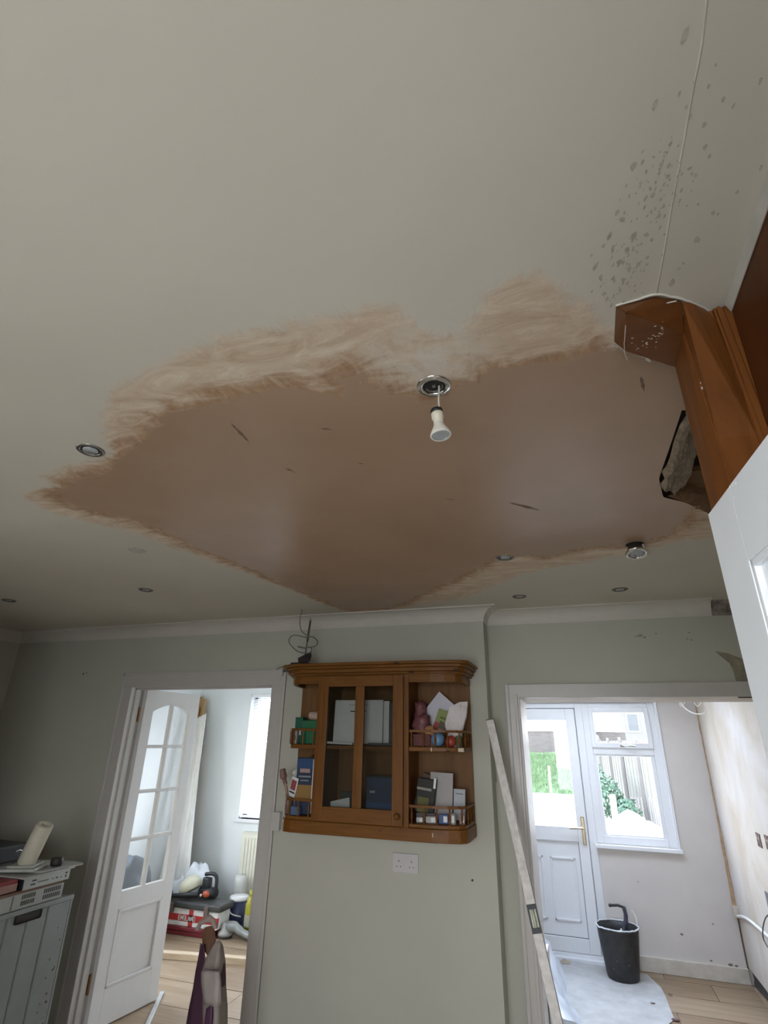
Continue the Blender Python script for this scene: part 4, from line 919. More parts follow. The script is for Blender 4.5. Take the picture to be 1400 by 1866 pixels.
# fascia below cornice over open shelves
for pl in (L_PL, R_PL):
    q = off(pl, -0.002); qi = off(pl, -0.020)
    b = BM(); add_prism(b, q+qi[::-1], 1.955, 1.99, 0.001); link('shelf_valance', b, PINEX, cab)
link('back_panel', add_box(BM(), -1.655, -0.57, D-0.014, D-0.004, 1.25, 1.99), PINED, cab)
for x0 in (LFT, RGT-0.020):
    link('side_panel', box(x0, x0+0.020, YC+0.001, D-0.004, 1.25, 1.99, bev=0.001), PINE, cab)
link('middle_shelf', box(LFT+0.02, RGT-0.02, YC+0.03, D-0.014, 1.606, 1.624), PINEX, cab)
RAILM = PINEX
for pl in (L_PL, R_PL):
    link('open_shelf', plate(off(pl, -0.008), 1.604, 1.626), PINEX, cab)
    inner = pl[:-1]
    for zs in (1.268, 1.626):
        g = holder('gallery_rail', cab)
        path = [Vector((x, y+0.008, zs+0.072)) for x, y in off(pl, -0.010)[:-1]]+[Vector((off(pl, -.01)[-1][0], D-0.016, zs+0.072))]
        b = BM()
        for p, q in zip(path, path[1:]):
            n_ = Vector((-(q-p).y, (q-p).x, 0)).normalized()*0.007
            add_hull(b, [p+n_, p-n_, q+n_, q-n_]+[v+Vector((0, 0, 0.012)) for v in (p+n_, p-n_, q+n_, q-n_)], 0.0015)
        link('rail', b, RAILM, g)
        # spindles at even steps
        tot = sum((q-p).length for p, q in zip(path, path[1:])); ns = max(4, round(tot/0.062)); first = None
        for k in range(ns):
            s = tot*(k+0.5)/ns; acc = 0
            for p, q in zip(path, path[1:]):
                l_ = (q-p).length
                if acc+l_ >= s: pt = p.lerp(q, (s-acc)/l_); break
                acc += l_
            if first is None:
                bb = BM(); add_lathe(bb, [(0.0045, 0), (0.0045, 0.008), (0.0028, 0.014), (0.0062, 0.026), (0.0065, 0.040), (0.0028, 0.054), (0.0045, 0.062), (0.0045, 0.073)], None, 8)
                first = bpy.data.meshes.new('spindle'); bb.to_mesh(first); bb.free(); first.materials.append(PINE)
            o = bpy.data.objects.new('spindle', first); COL.objects.link(o); o.parent = g; o.location = Vector((pt.x, pt.y, zs))-cab.location
# corner posts dividing door and open shelves (face frame)
for x0, x1 in ((LFT-0.006, LFT+0.018), (RGT-0.004, RGT+0.022)):
    link('face_frame', box(x0, x1, YC-0.004, YC+0.02, 1.25, 1.995, bev=0.0015), PINE, cab)
# glazed door
DXA, DXB, DZA, DZB = LFT+0.016, RGT-0.004, 1.255, 1.993
DY0, DY1 = YC-0.024, YC-0.002
dx = holder('cabinet_door', cab)
PX0, PX1, MX0, MX1 = -1.335, -0.945, -1.166, -1.113
PZ0, PZ1 = 1.325, 1.935
for a, c_ in ((DXA, PX0), (PX1, DXB)): link('stile', box(a, c_, DY0, DY1, DZA, DZB, bev=0.003), PINE, dx)
link('mullion', box(MX0, MX1, DY0, DY1, PZ0, PZ1, bev=0.003), PINE, dx)
for a, c_ in ((DZA, PZ0), (PZ1, DZB)): link('rail', box(PX0, PX1, DY0, DY1, a, c_, bev=0.003), PINEX, dx)
for a, c_ in ((PX0, MX0), (MX1, PX1)): link('pane', box(a-0.003, c_+0.003, (DY0+DY1)/2-0.0015, (DY0+DY1)/2+0.0015, PZ0-0.003, PZ1+0.003), GLASSD, dx)
b = BM(); add_lathe(b, [(0.006, 0), (0.006, 0.006), (0.015, 0.014), (0.016, 0.022), (0.010, 0.028), (0, 0.029)], Matrix.Translation((-0.912, DY0, 1.30)) @ Matrix.Rotation(PI/2, 4, 'X'), 16); link('knob', b, PINE, dx, True)
LBL = M((0.62, 0.52, 0.40), 0.8, name='pale_label')
for (x, z, w_) in ((-0.735, 1.615, 0.006), (-0.585, 1.615, 0.03), (-0.735, 1.225, 0.004)):
    yy = 2.991 if x < -.7 else 3.028
    link('pale_patch', box(x-w_/2, x+w_/2, yy+0.004, yy+0.008, z-0.009, z+0.009), LBL, cab)

# ---- contents
def tilt_box(name, label, cat, c, size, mat, rz=0, ry=0, rx=0, group=None, bev=0.002, parts=None):
    t = bmesh.new(); bmesh.ops.create_cube(t, size=1); bmesh.ops.scale(t, vec=size, verts=t.verts)
    if bev: bmesh.ops.bevel(t, geom=t.edges[:], offset=min(bev, min(size)*0.3), segments=1, affect='EDGES')
    mt_ = Matrix.Translation(c) @ Matrix.Rotation(rz, 4, 'Z') @ Matrix.Rotation(ry, 4, 'Y') @ Matrix.Rotation(rx, 4, 'X')
    t.transform(mt_)
    if not parts: o = link(name, t, mat); tag(o, label, cat, group); return o
    zmin = min(v.co.z for v in t.verts); th_ = thing(name, label, cat, (c[0], c[1], zmin), group)
    link('body', t, mat, th_)
    for (pn, pc, ps, pm) in parts:   # in box local coords
        u = bmesh.new(); bmesh.ops.create_cube(u, size=1); bmesh.ops.scale(u, vec=ps, verts=u.verts); bmesh.ops.translate(u, vec=pc, verts=u.verts); u.transform(mt_); link(pn, u, pm, th_)
    return th_
col = lambda r, g, b_, ro=0.6: M((r*0.75, g*0.75, b_*0.75), ro, var=0.06)
SH1, SH2 = 1.627, 1.269      # shelf tops
INK = col(0.05, 0.05, 0.05)
# behind the glass
tilt_box('paper_pad', 'large white printed sheet standing behind the left cabinet pane and mullion', 'paper', (-1.19, 3.10, SH1+0.125), (0.30, 0.012, 0.235), PAPER, rx=-0.05, parts=[('printed_line', (-0.03, -0.0065, 0.055), (0.04, 0.001, 0.006), INK), ('printed_line', (0.03, -0.0065, 0.055), (0.03, 0.001, 0.005), INK), ('printed_line', (0.0, -0.0065, 0.09), (0.12, 0.001, 0.003), col(.4, .4, .4))])
tilt_box('folder', 'white file box standing upper right behind the cabinet glass', 'folder', (-1.05, 3.165, SH1+0.12), (0.085, 0.10, 0.235), PAPER)
tilt_box('grey_box', 'grey box on the upper shelf behind the right cabinet pane', 'box', (-0.955, 3.17, SH1+0.118), (0.10, 0.14, 0.23), col(0.10, 0.105, 0.10))
tilt_box('loose_papers', 'loose white sheets lying on the middle shelf behind the left cabinet pane', 'paper', (-1.28, 3.062, SH1+0.009), (0.15, 0.045, 0.012), PAPER, ry=0.03, rz=0.1)
tilt_box('dark_magazine', 'dark magazine lying flat on the middle shelf behind the right pane', 'magazine', (-1.02, 3.060, SH1+0.0075), (0.17, 0.05, 0.012), col(0.06, 0.06, 0.07))
tilt_box('blue_box', 'dark blue box at lower right behind the cabinet glass', 'box', (-1.03, 3.14, SH2+0.10), (0.17, 0.16, 0.20), col(0.035, 0.06, 0.13), parts=[('blue_band', (0, -0.081, -0.055), (0.168, 0.002, 0.07), col(0.03, 0.09, 0.25)), ('label_patch', (-0.05, -0.081, 0.03), (0.03, 0.002, 0.012), col(.4, .42, .45)), ('lid', (0, 0, 0.102), (0.172, 0.162, 0.008), BLACK)])
tilt_box('paper_sheet', 'pale paper leaning low behind the left cabinet pane', 'paper', (-1.27, 3.075, SH2+0.045), (0.115, 0.004, 0.08), PAPER, ry=-0.22, rx=-0.3)
tilt_box('dark_book', 'dark grey book standing low beside the leaning paper behind the left pane', 'book', (-1.235, 3.15, SH2+0.06), (0.12, 0.03, 0.115), col(0.07, 0.08, 0.075))
# left open shelves
tilt_box('green_box', 'large green box on the upper left gallery shelf', 'box', (-1.47, 3.12, SH1+0.065), (0.11, 0.12, 0.125), col(0.01, 0.16, 0.06))
tilt_box('green_tin', 'small dark green carton at the left end of the upper left shelf', 'carton', (-1.575, 3.14, SH1+0.075), (0.05, 0.06, 0.145), col(0.01, 0.13, 0.07), parts=[('white_label', (0, -0.031, -0.012), (0.035, 0.002, 0.03), PAPER)])
t = thing('glass_jar', 'glass jar lying on top of the green box on the left shelf', 'jar', (-1.46, 3.10, SH1+0.129))
b = BM(); add_lathe(b, [(0.0, 0), (0.022, 0.0), (0.024, 0.008), (0.024, 0.055), (0.016, 0.068), (0.016, 0.075)], Matrix.Translation((-1.50, 3.10, SH1+0.155)) @ Matrix.Rotation(PI/2, 4, 'Y'), 16); link('jar_glass', b, M((0.42, 0.30, 0.25), 0.15, var=0.2, name='jar_tint'), t, True)
b = BM(); add_lathe(b, [(0.018, 0), (0.018, 0.010), (0, 0.010)], Matrix.Translation((-1.425, 3.10, SH1+0.155)) @ Matrix.Rotation(PI/2, 4, 'Y'), 16); link('lid', b, CHROME, t, True)
for i, (x, h_, cc_, nm, lb) in enumerate(((-1.60, 0.085, (0.16, 0.07, 0.05), 'small_tin', 'small brown tin at the far left of the upper left shelf'), (-1.575, 0.075, (0.55, 0.52, 0.46), 'cream_packet', 'thin cream packet behind the upper left gallery rail'))):
    tilt_box(nm, lb, 'tin' if i == 0 else 'packet', (x, 3.088, SH1+h_/2), (0.022, 0.024, h_), col(*cc_))
GOLD = col(0.35, 0.20, 0.05)
tilt_box('blue_packet', 'tall dark blue food packet with a golden lower part, lower left cabinet shelf', 'packet', (-1.488, 3.085, SH2+0.145), (0.105, 0.05, 0.285), col(0.02, 0.035, 0.08), parts=[('blue_top', (0, -0.026, 0.11), (0.10, 0.002, 0.05), col(0.02, 0.07, 0.20)), ('pink_label', (0.0, -0.0265, 0.075), (0.062, 0.003, 0.020), col(0.50, 0.33, 0.30)), ('printed_line', (0, -0.0265, 0.045), (0.075, 0.002, 0.008), col(.3, .34, .36)), ('printed_line', (0, -0.0265, 0.025), (0.05, 0.002, 0.006), col(.3, .34, .36)), ('golden_print', (0, -0.026, -0.035), (0.10, 0.002, 0.075), GOLD), ('white_edge', (0.050, -0.026, 0.0), (0.004, 0.003, 0.27), PAPER)])
tilt_box('red_card', 'white and red card leaning beside the blue packet, lower left shelf', 'card', (-1.555, 3.062, SH2+0.135), (0.05, 0.004, 0.10), PAPER, ry=0.25, rz=-0.3, parts=[('red_print', (0.0, -0.003, 0.01), (0.038, 0.002, 0.05), col(0.42, 0.10, 0.10)), ('black_line', (0, -0.003, -0.028), (0.04, 0.002, 0.008), INK)])
b = BM(); add_lathe(b, [(0.0, 0), (0.035, 0.0), (0.04, 0.09), (0.042, 0.17), (0.0, 0.17)], Matrix.Translation((-1.58, 3.17, SH2)), 14); add_ball(b, (-1.575, 3.165, SH2+0.20), 0.036, 2, 0.4, (1, 1, 0.8), 4)
tag(link('white_bag', b, M((0.5, 0.5, 0.47), 0.6, var=0.15), None, True), 'crumpled white bag standing behind the blue packet, lower left shelf', 'bag')
t = thing('pastry_brush', 'brown brush or utensil standing in a pot at the left end of the lower shelf', 'utensil', (-1.595, 3.09, SH2))
b = BM(); add_tube(b, [(-1.600, 3.085, SH2+0.09), (-1.617, 3.078, SH2+0.15)], 0.009, 8); link('handle', b, col(0.40, 0.28, 0.18), t)
b = BM(); add_tube(b, [(-1.615, 3.08, SH2+0.145), (-1.630, 3.072, SH2+0.19), (-1.638, 3.07, SH2+0.225)], [0.012, 0.020, 0.018, 0.013], 8, flat=0.7); link('head', b, col(0.26, 0.13, 0.11), t)
b = BM(); add_lathe(b, [(0, 0), (0.020, 0), (0.024, 0.10), (0.021, 0.10), (0.018, 0.01)], Matrix.Translation((-1.590, 3.09, SH2)), 12); link('pot', b, col(0.28, 0.19, 0.17), t, True)
tilt_box('blue_tub', 'small blue carton behind the lower left gallery rail', 'carton', (-1.515, 3.036, SH2+0.022), (0.055, 0.03, 0.042), col(0.08, 0.14, 0.26))
for i, (x, z, c3, nm) in enumerate(((-1.53, 0.30, (0.28, 0.08, 0.04), 'red_bottle'), (-1.47, 0.31, (0.12, 0.05, 0.03), 'brown_bottle'))):
    t = BM(); add_lathe(t, [(0, 0), (0.024, 0.0), (0.026, z*0.6), (0.010, z*0.8), (0.010, z), (0, z)], Matrix.Translation((x, 3.245, SH2)), 12); tag(link(nm, t, col(*c3, 0.3), None, True), ('reddish' if i == 0 else 'dark brown')+' bottle at the back of the lower left shelf', 'bottle')
b = BM(); add_lathe(b, [(0, 0), (0.02, 0), (0.022, 0.30), (0.012, 0.33), (0, 0.335)], Matrix.Translation((-1.425, 3.19, SH2)), 12); tag(link('grey_bottle', b, col(0.36, 0.36, 0.35), None, True), 'pale grey bottle at the back right of the lower left shelf', 'bottle')
# right open shelves, upper
t = thing('net_bag', 'purplish red net bag of bulbs slumped against the cabinet side, upper right shelf', 'bag', (-0.83, 3.14, SH1))
b = BM(); add_ball(b, (-0.825, 3.14, SH1+0.105), 0.055, 3, 0.35, (0.95, 0.9, 1.25), 2); add_ball(b, (-0.835, 3.15, SH1+0.17), 0.036, 3, 0.5, (0.9, 0.8, 2.0), 3); link('net', b, M((0.20, 0.07, 0.075), 0.5, var=0.35, scale=60), t, True)
b = BM(); add_ball(b, (-0.80, 3.14, SH1+0.045), 0.045, 3, 0.2, (1, 1, 0.95), 8); link('bulb_inside', b, col(0.16, 0.04, 0.03), t, True)
tilt_box('white_card', 'white square card standing on its corner, upper right shelf', 'card', (-0.735, 3.20, SH1+0.165), (0.165, 0.004, 0.20), M((0.62, 0.60, 0.66), 0.7, var=0.03), ry=math.radians(40), rx=-0.08)
tilt_box('seed_packet', 'green and red printed packet leaning in front of the white card', 'packet', (-0.715, 3.15, SH1+0.130), (0.066, 0.008, 0.125), col(0.30, 0.36, 0.10), ry=math.radians(20), rx=-0.1, parts=[('red_print', (-0.012, -0.005, -0.035), (0.040, 0.002, 0.05), col(0.45, 0.06, 0.04)), ('dark_print', (0.012, -0.005, -0.02), (0.034, 0.003, 0.045), col(0.12, 0.10, 0.06)), ('dark_print', (0.005, -0.005, 0.02), (0.03, 0.003, 0.01), col(0.12, 0.16, 0.04)), ('pink_print', (0.01, -0.0055, -0.045), (0.02, 0.003, 0.015), col(0.6, 0.3, 0.25))])
# crumpled paper bag
q = [(-0.672, 3.12, 0.045), (-0.60, 3.12, 0.05), (-0.57, 3.14, 0.15), (-0.562, 3.15, 0.235), (-0.60, 3.15, 0.232), (-0.66, 3.14, 0.205), (-0.685, 3.13, 0.12)]
t = bmesh.new(); F_ = [t.verts.new((x, y-0.012, SH1+z)) for x, y, z in q]; Bk = [t.verts.new((x, y+0.02, SH1+z)) for x, y, z in q]; n = len(q)
t.faces.new(F_); t.faces.new(Bk[::-1])
for i in range(n): t.faces.new((F_[i], Bk[i], Bk[(i+1) % n], F_[(i+1) % n]))
bmesh.ops.triangulate(t, faces=t.faces); bmesh.ops.subdivide_edges(t, edges=t.edges[:], cuts=3, use_grid_fill=True); bmesh.ops.recalc_face_normals(t, faces=t.faces)
for v in t.verts: v.co.y += 0.018*noise.noise(v.co*22); v.co.x += 0.004*noise.noise(v.co*30+Vector((4, 4, 4)))
add_hull(t, [(-0.66, 3.11, SH1), (-0.60, 3.11, SH1), (-0.66, 3.15, SH1), (-0.60, 3.15, SH1), (-0.665, 3.115, SH1+0.05), (-0.598, 3.115, SH1+0.055), (-0.63, 3.15, SH1+0.06)])
tag(link('paper_bag', t, M((0.66, 0.60, 0.60), 0.8, var=0.05)), 'crumpled white paper bag at the right of the upper right shelf', 'bag')
for (nm, x, y, z, r, c3, lb, cat) in (('onion', -0.762, 3.075, 0.075, 0.032, (0.55, 0.28, 0.13), 'orange-brown onion on the upper right shelf beside the net bag', 'onion'), ('blue_ball', -0.713, 3.055, 0.036, 0.036, (0.16, 0.32, 0.52), 'light blue ball behind the upper right gallery rail', 'ball'), ('red_pot', -0.645, 3.065, 0.028, 0.030, (0.42, 0.06, 0.03), 'small red item behind the upper right gallery rail', 'pot')):
    b = BM(); add_ball(b, (x, y, SH1+z), r, 3, 0.06, (1, 0.9, 1.0), x*10)
    if nm == 'onion': add_lathe(b, [(0.026, 0), (0.028, 0.045), (0, 0.045)], Matrix.Translation((x, y, SH1)), 10)
    tag(link(nm, b, col(*c3, 0.4), None, True), lb, cat)
tilt_box('dark_red_box', 'dark maroon box low behind the upper right gallery rail', 'box', (-0.80, 3.055, SH1+0.032), (0.10, 0.03, 0.06), col(0.13, 0.02, 0.015))
tilt_box('green_packet', 'small dark green packet at the right end of the upper right shelf', 'packet', (-0.605, 3.085, SH1+0.03), (0.03, 0.02, 0.055), col(0.06, 0.09, 0.02))
# right lower
tilt_box('dark_magazine', 'dark magazine with yellow-green print leaning left on the lower right shelf', 'magazine', (-0.80, 3.13, SH2+0.12), (0.10, 0.03, 0.16), col(0.025, 0.022, 0.018), ry=0.12, parts=[('green_print', (-0.01, -0.0165, -0.045), (0.06, 0.002, 0.07), col(0.16, 0.15, 0.03)), ('pale_print', (-0.01, -0.0165, 0.03), (0.08, 0.002, 0.012), col(.4, .36, .3)), ('page_edge', (0.045, -0.0165, 0.065), (0.012, 0.003, 0.05), PAPER)])
tilt_box('brown_book', 'brown book tilted behind the dark magazine on the lower right shelf', 'book', (-0.815, 3.18, SH2+0.125), (0.09, 0.02, 0.19), col(0.12, 0.06, 0.035), ry=0.35)
tilt_box('grey_card', 'large grey-white card standing on the lower right shelf', 'card', (-0.725, 3.16, SH2+0.118), (0.125, 0.005, 0.225), M((0.40, 0.37, 0.36), 0.7, var=0.05), ry=0.04, rx=-0.06)
tilt_box('small_note', 'small pale blue-grey note beside the large grey card', 'note', (-0.627, 3.155, SH2+0.082), (0.062, 0.004, 0.145), M((0.42, 0.43, 0.46), 0.7, var=0.05), rx=-0.06, ry=0.03, parts=[('printed_line', (0, -0.003, 0.05), (0.04, 0.002, 0.004), col(.2, .2, .2))])
for (nm, x, sx_, h_, c3, lb) in (('white_box', -0.815, 0.035, 0.026, (0.5, 0.5, 0.48), 'tiny white box at the left of the lower right gallery rail'), ('white_packet', -0.755, 0.055, 0.032, (0.55, 0.55, 0.53), 'wider white packet, second along the lower right gallery rail'), ('blue_sachet', -0.690, 0.05, 0.045, (0.08, 0.12, 0.30), 'blue sachet behind the middle of the lower right gallery rail'), ('silver_packet', -0.645, 0.035, 0.05, (0.42, 0.40, 0.36), 'silvery packet near the right end of the lower right gallery rail'), ('pink_packet', -0.60, 0.028, 0.05, (0.36, 0.27, 0.26), 'pinkish packet at the right end of the lower right gallery rail')):
    o = tilt_box(nm, lb, 'box' if 'box' in nm else 'packet', (x, 3.052 if x < -.63 else 3.075, SH2+h_/2+0.001), (sx_, 0.022, h_), col(*c3), bev=0.004, rz=0.15*math.sin(x*90), parts=[('white_label', (sx_*0.2, -0.0115, 0), (sx_*0.4, 0.002, h_*0.6), PAPER)])
tilt_box('dark_sachet', 'dark flat sachet lying behind the white boxes on the lower right shelf', 'packet', (-0.79, 3.09, SH2+0.022), (0.10, 0.03, 0.042), col(0.10, 0.10, 0.10))

# ------------------------------------------------------------------ ROUTER AND CABLE ON THE CABINET
r0 = onY(549, 1212, 3.10); zt = 2.067
rt = thing('router', 'black router with one upright aerial on top of the pine cabinet', 'router', (r0.x, 3.10, zt))
b = BM(); add_box(b, r0.x-0.055, r0.x+0.06, 3.06, 3.17, zt, zt+0.022, bev=0.005); link('body', b, BLACK, rt)
b = BM(); quadslab(b, [(r0.x-0.01, 3.08, zt+0.02), (r0.x+0.066, 3.08, zt+0.025), (r0.x+0.068, 3.10, zt+0.062), (r0.x+0.0, 3.10, zt+0.028)], 0.03); link('raised_end', b, M((0.03, 0.02, 0.022), 0.4), rt)
ap0 = Vector((r0.x+0.018, 3.10, zt+0.02)); ap1 = onY(566, 1131, 3.10)
b = BM(); add_tube(b, [ap0, ap0.lerp(ap1, 0.52)], 0.0035, 8, False); add_tube(b, [ap0.lerp(ap1, 0.5), ap1], 0.0062, 8, False); add_tube(b, [ap1+Vector((0.0+0.006*math.sin(a), 0, 0.006-0.008*math.cos(a))) for a in [k*PI/4 for k in range(9)]], 0.0014, 5); link('aerial', b, BLACK, rt)
CBL = M((0.14, 0.14, 0.13), 0.5, name='grey_cable')
P = [(556,1078,3.02),(552,1105,3.04),(547,1125,3.06),(547,1140,3.07),(550,1150,3.08),(558,1157,3.08),(564,1161,3.08),(555,1161,3.05),(543,1158,3.03),(534,1158,3.03),(528,1163,3.05),(527,1170,3.08),(532,1178,3.06),(543,1187,3.04),(556,1190,3.03),(566,1189,3.04),(568,1183,3.06),(566,1180,3.08),(559,1179,3.09),(566,1179,3.06),(575,1177,3.04),(579,1171,3.05),(576,1165,3.08),(569,1160,3.12),(564,1161,3.14)]
pc = onZ(556, 1076, ZC)
pts = [pc+Vector((0, 0, .004))]+[onY(x, y, Y if i else min(3.0, pc.y)) for i, (x, y, Y) in enumerate(P)]
pts[1] = pc.lerp(pts[2], 0.45)
b = BM(); add_tube(b, pts, 0.0032, 6)
tag(link('coiled_cable', b, CBL, None, True), 'thin grey cable hanging from the ceiling in loose loops above the cabinet', 'cable')
b = BM(); add_tube(b, [onY(x, y, 3.10) for x, y in ((543,1178),(546,1179),(556,1181),(560,1181))], 0.006, 8, flat=0.6)
tag(link('cable_tie_end', b, M((0.13, 0.14, 0.12), 0.5), None, True), 'flattened grey cable end caught inside the hanging loops', 'cable')
b = BM(); add_tube(b, [(onY(502,1221,3.27)), (onY(512,1216,3.2)), (onY(524,1213,3.12)), (r0.x-0.05, 3.10, zt+0.006)], 0.003, 6)
tag(link('power_lead', b, CBL, None, True), 'thin dark lead running left from the router over the cabinet top', 'cable')
# white junction boxes on the wall left of the cabinet
for i, (x, y, w_, h_, lab) in enumerate(((510, 1226, 0.055, 0.05, 'small white plastic junction box on the wall by the left top corner of the cabinet'), (502, 1495, 0.05, 0.09, 'white plastic socket box half hidden behind the bottom left of the cabinet'))):
    p = onY(x, y, D); p.x += (0.02 if i else 0.01); t = thing('junction_box', lab, 'electrical box', (p.x, D, p.z)); dd_ = 0.035
    link('body', box(p.x-w_/2, p.x+w_/2, D-dd_, D-0.0005, p.z-h_/2, p.z+h_/2, bev=0.004), M((0.50, 0.48, 0.44), 0.4, var=0.03), t)
    link('cover_plate', box(p.x-w_/2-0.004, p.x+w_/2+0.004, D-dd_-0.006, D-dd_, p.z-h_/2-0.004, p.z+h_/2+0.004, bev=0.002), M((0.50, 0.48, 0.44), 0.4, var=0.03), t)
# double socket
p0, p1 = onY(716.4, 1553, D), onY(762, 1592, D); x0, x1, z1s, z0s = p0.x, p1.x+0.003, p0.z, p1.z-0.001
sk = thing('double_socket', 'white double power socket on the sage wall below the cabinet', 'socket', ((x0+x1)/2, D, z0s))
SKM = M((0.54, 0.51, 0.50), 0.35, var=0.02, name='socket_white')
link('face_plate', box(x0, x1, D-0.010, D-0.0005, z0s, z1s, bev=0.003), SKM, sk)
for k in range(2):
    cx_ = x0+(x1-x0)*(0.25 if k == 0 else 0.75); cz = (z0s+z1s)/2-0.006; b = BM()
    add_box(b, cx_-0.002, cx_+0.002, D-0.0108, D-0.010, cz+0.010, cz+0.019)
    for s in (-1, 1): add_box(b, cx_+s*0.011-0.003, cx_+s*0.011+0.003, D-0.0108, D-0.010, cz-0.013, cz-0.009)
    link('pin_holes', b, BLACK, sk)
    sx_ = (x0+x1)/2+(-0.012 if k == 0 else 0.012); link('switch', box(sx_-0.006, sx_+0.006, D-0.0125, D-0.010, z1s-0.030, z1s-0.012, bev=0.001), SKM, sk)

# ------------------------------------------------------------------ SPIRIT LEVEL
T0 = onY(893.5, 1312, 3.27); B0_ = Vector((-0.10, 2.95, 0.0)); ax = (B0_-T0).normalized(); LN = (B0_-T0).length
side = Vector((1, 0, 0)); side = (side-ax*side.dot(ax)).normalized(); nn = ax.cross(side).normalized()
if nn.y > 0: nn = -nn      # faces the room
def lv(s, u, v): return T0+ax*s+side*u+nn*v
LVM = M((0.66, 0.62, 0.58), 0.5, 0.0, var=0.18, scale=30, name='plastery_aluminium')
lvl = thing('spirit_level', 'long plaster-marked aluminium spirit level leaning against the wall beside the right opening', 'spirit level', B0_)
def lbox(s0, s1, u0, u1, v0, v1, bev=0.001): b = BM(); add_hull(b, [lv(s, u, v) for s in (s0, s1) for u in (u0, u1) for v in (v0, v1)], bev); return b
sv = 0.90; q0, q1 = sv-0.055, sv+0.055
b = lbox(0.003, q0, -0.020, 0.020, 0, 0.022); merge(b, lbox(q1, LN-0.006, -0.020, 0.020, 0, 0.022)); merge(b, lbox(q0, q1, -0.020, 0.020, 0.0, 0.006)); link('beam', b, LVM, lvl)
b = lbox(0.003, LN-0.006, 0.0202, 0.0225, 0.0, 0.022, 0); link('edge_groove', b, M((0.20, 0.17, 0.15), 0.5), lvl)
link('end_cap', lbox(0.0, 0.004, -0.021, 0.021, -0.001, 0.023, 0), BLACK, lvl)
b = lbox(q0, q0+0.02, -0.021, 0.021, 0.005, 0.024, 0.001); merge(b, lbox(q1-0.02, q1, -0.021, 0.021, 0.005, 0.024, 0.001)); merge(b, lbox(q0, q1, -0.022, -0.016, 0.005, 0.023, 0.001)); merge(b, lbox(q0, q1, 0.016, 0.022, 0.005, 0.023, 0.001)); vf = link('vial_frame', b, BLACK, lvl)
b = BM(); add_tube(b, [lv(q0+0.02, 0, 0.013), lv(q1-0.02, 0, 0.013)], 0.007, 10, False); link('vial', b, M((0.55, 0.62, 0.38), 0.15, name='vial_green'), vf, True)

# ------------------------------------------------------------------ FAR ROOM THINGS
# grey protective sheet on the floor
sp_ = [onZ(x, y, 0.003) for x, y in ((1000,1745),(1030,1752),(1100,1760),(1180,1776),(1205,1800),(1213,1815),(1222,1840),(1230,1858),(1220,1866),(1200,1890),(1150,1930),(1000,1900),(985,1850),(990,1790))]
t = bmesh.new(); f_ = t.faces.new([t.verts.new(p) for p in sp_])
r_ = bmesh.ops.extrude_face_region(t, geom=[f_]); bmesh.ops.translate(t, vec=(0, 0, 0.002), verts=[v for v in r_['geom'] if isinstance(v, bmesh.types.BMVert)]); bmesh.ops.recalc_face_normals(t, faces=t.faces)
tag(link('floor_sheet', t, M((0.46, 0.455, 0.445), 0.8, var=0.14, scale=7, bmp=0.5, name='dusty_sheet')), 'dusty grey protective sheet spread on the far room floor under the bucket', 'sheet')
b = BM()
for (x, y, r) in ((1232,1858,0.02),(1222,1812,0.012),(1190,1828,0.012),(1108,1758,0.01),(1037,1835,0.015)): add_ball(b, onZ(x, y, 0.008), r, 1, 0.5, (1.6, 0.8, 0.3), x)
tag(link('plaster_crumbs', b, M((0.16, 0.09, 0.08), 0.9), kind='stuff'), 'dark crumbs of debris scattered on the floor sheet', 'debris')
b = BM(); q = onZ(1028, 1757, 0.006); add_hull(b, [q+Vector(v) for v in ((-0.06, -0.02, 0), (0.05, 0.02, 0), (-0.02, 0.04, 0), (0.0, 0.01, 0.035), (0.05, 0.03, 0.02))], 0.002); tag(link('plaster_chunk', b, M((0.50, 0.42, 0.33), 0.9)), 'broken beige plaster fragment by the garden door threshold', 'rubble')
# bucket
bc = onZ(1137, 1782, 0.006); bc.y += 0.0
bk_ = thing('bucket', 'black builder bucket with a white plaster-crusted rim standing on the grey sheet', 'bucket', (bc.x, bc.y, 0.006))
BUK = M((0.022, 0.022, 0.022), 0.5, var=0.5, scale=20, name='scuffed_black_plastic')
HB = 0.33; RB, RT_ = 0.115, 0.158
def rimr(a): # pouring lip toward the lower-left
    d = abs((a-math.radians(215)+PI) % (2*PI)-PI); return 1+0.10*math.exp(-(d/0.16)**2)
t = bmesh.new(); seg = 48; rings = []
for (r, z, lip) in ((0.0, 0.0, 0), (RB*0.96, 0.0, 0), (RB, 0.006, 0), (RB*1.03, 0.02, 0), (RT_*0.95, HB*0.80, 0), (RT_*0.965, HB*0.90, 0.4), (RT_, HB, 1), (RT_*0.965, HB, 1), (RT_*0.92, HB*0.80, 0), (RB*0.94, 0.02, 0), (0.0, 0.012, 0)):
    rings.append([t.verts.new((r*(1+(rimr(2*PI*i/seg)-1)*lip)*math.cos(2*PI*i/seg), r*(1+(rimr(2*PI*i/seg)-1)*lip)*math.sin(2*PI*i/seg), z)) for i in range(seg)])
for A_, C_ in zip(rings, rings[1:]):
    for i in range(seg): t.faces.new((A_[i], A_[(i+1) % seg], C_[(i+1) % seg], C_[i]))
bmesh.ops.remove_doubles(t, verts=t.verts, dist=1e-5); t.transform(Matrix.Translation(bc)); link('body', t, BUK, bk_, True)
b = BM(); add_tube(b, [(bc.x+RT_*0.985*rimr(a)*math.cos(a), bc.y+RT_*0.985*rimr(a)*math.sin(a), bc.z+HB+0.001) for a in [2*PI*i/40 for i in range(41)]], 0.0055, 6)
for v in b.verts: v.co += Vector((noise.noise(v.co*40), noise.noise(v.co*40+Vector((3, 3, 3))), 0.8*noise.noise(v.co*33)))*0.004
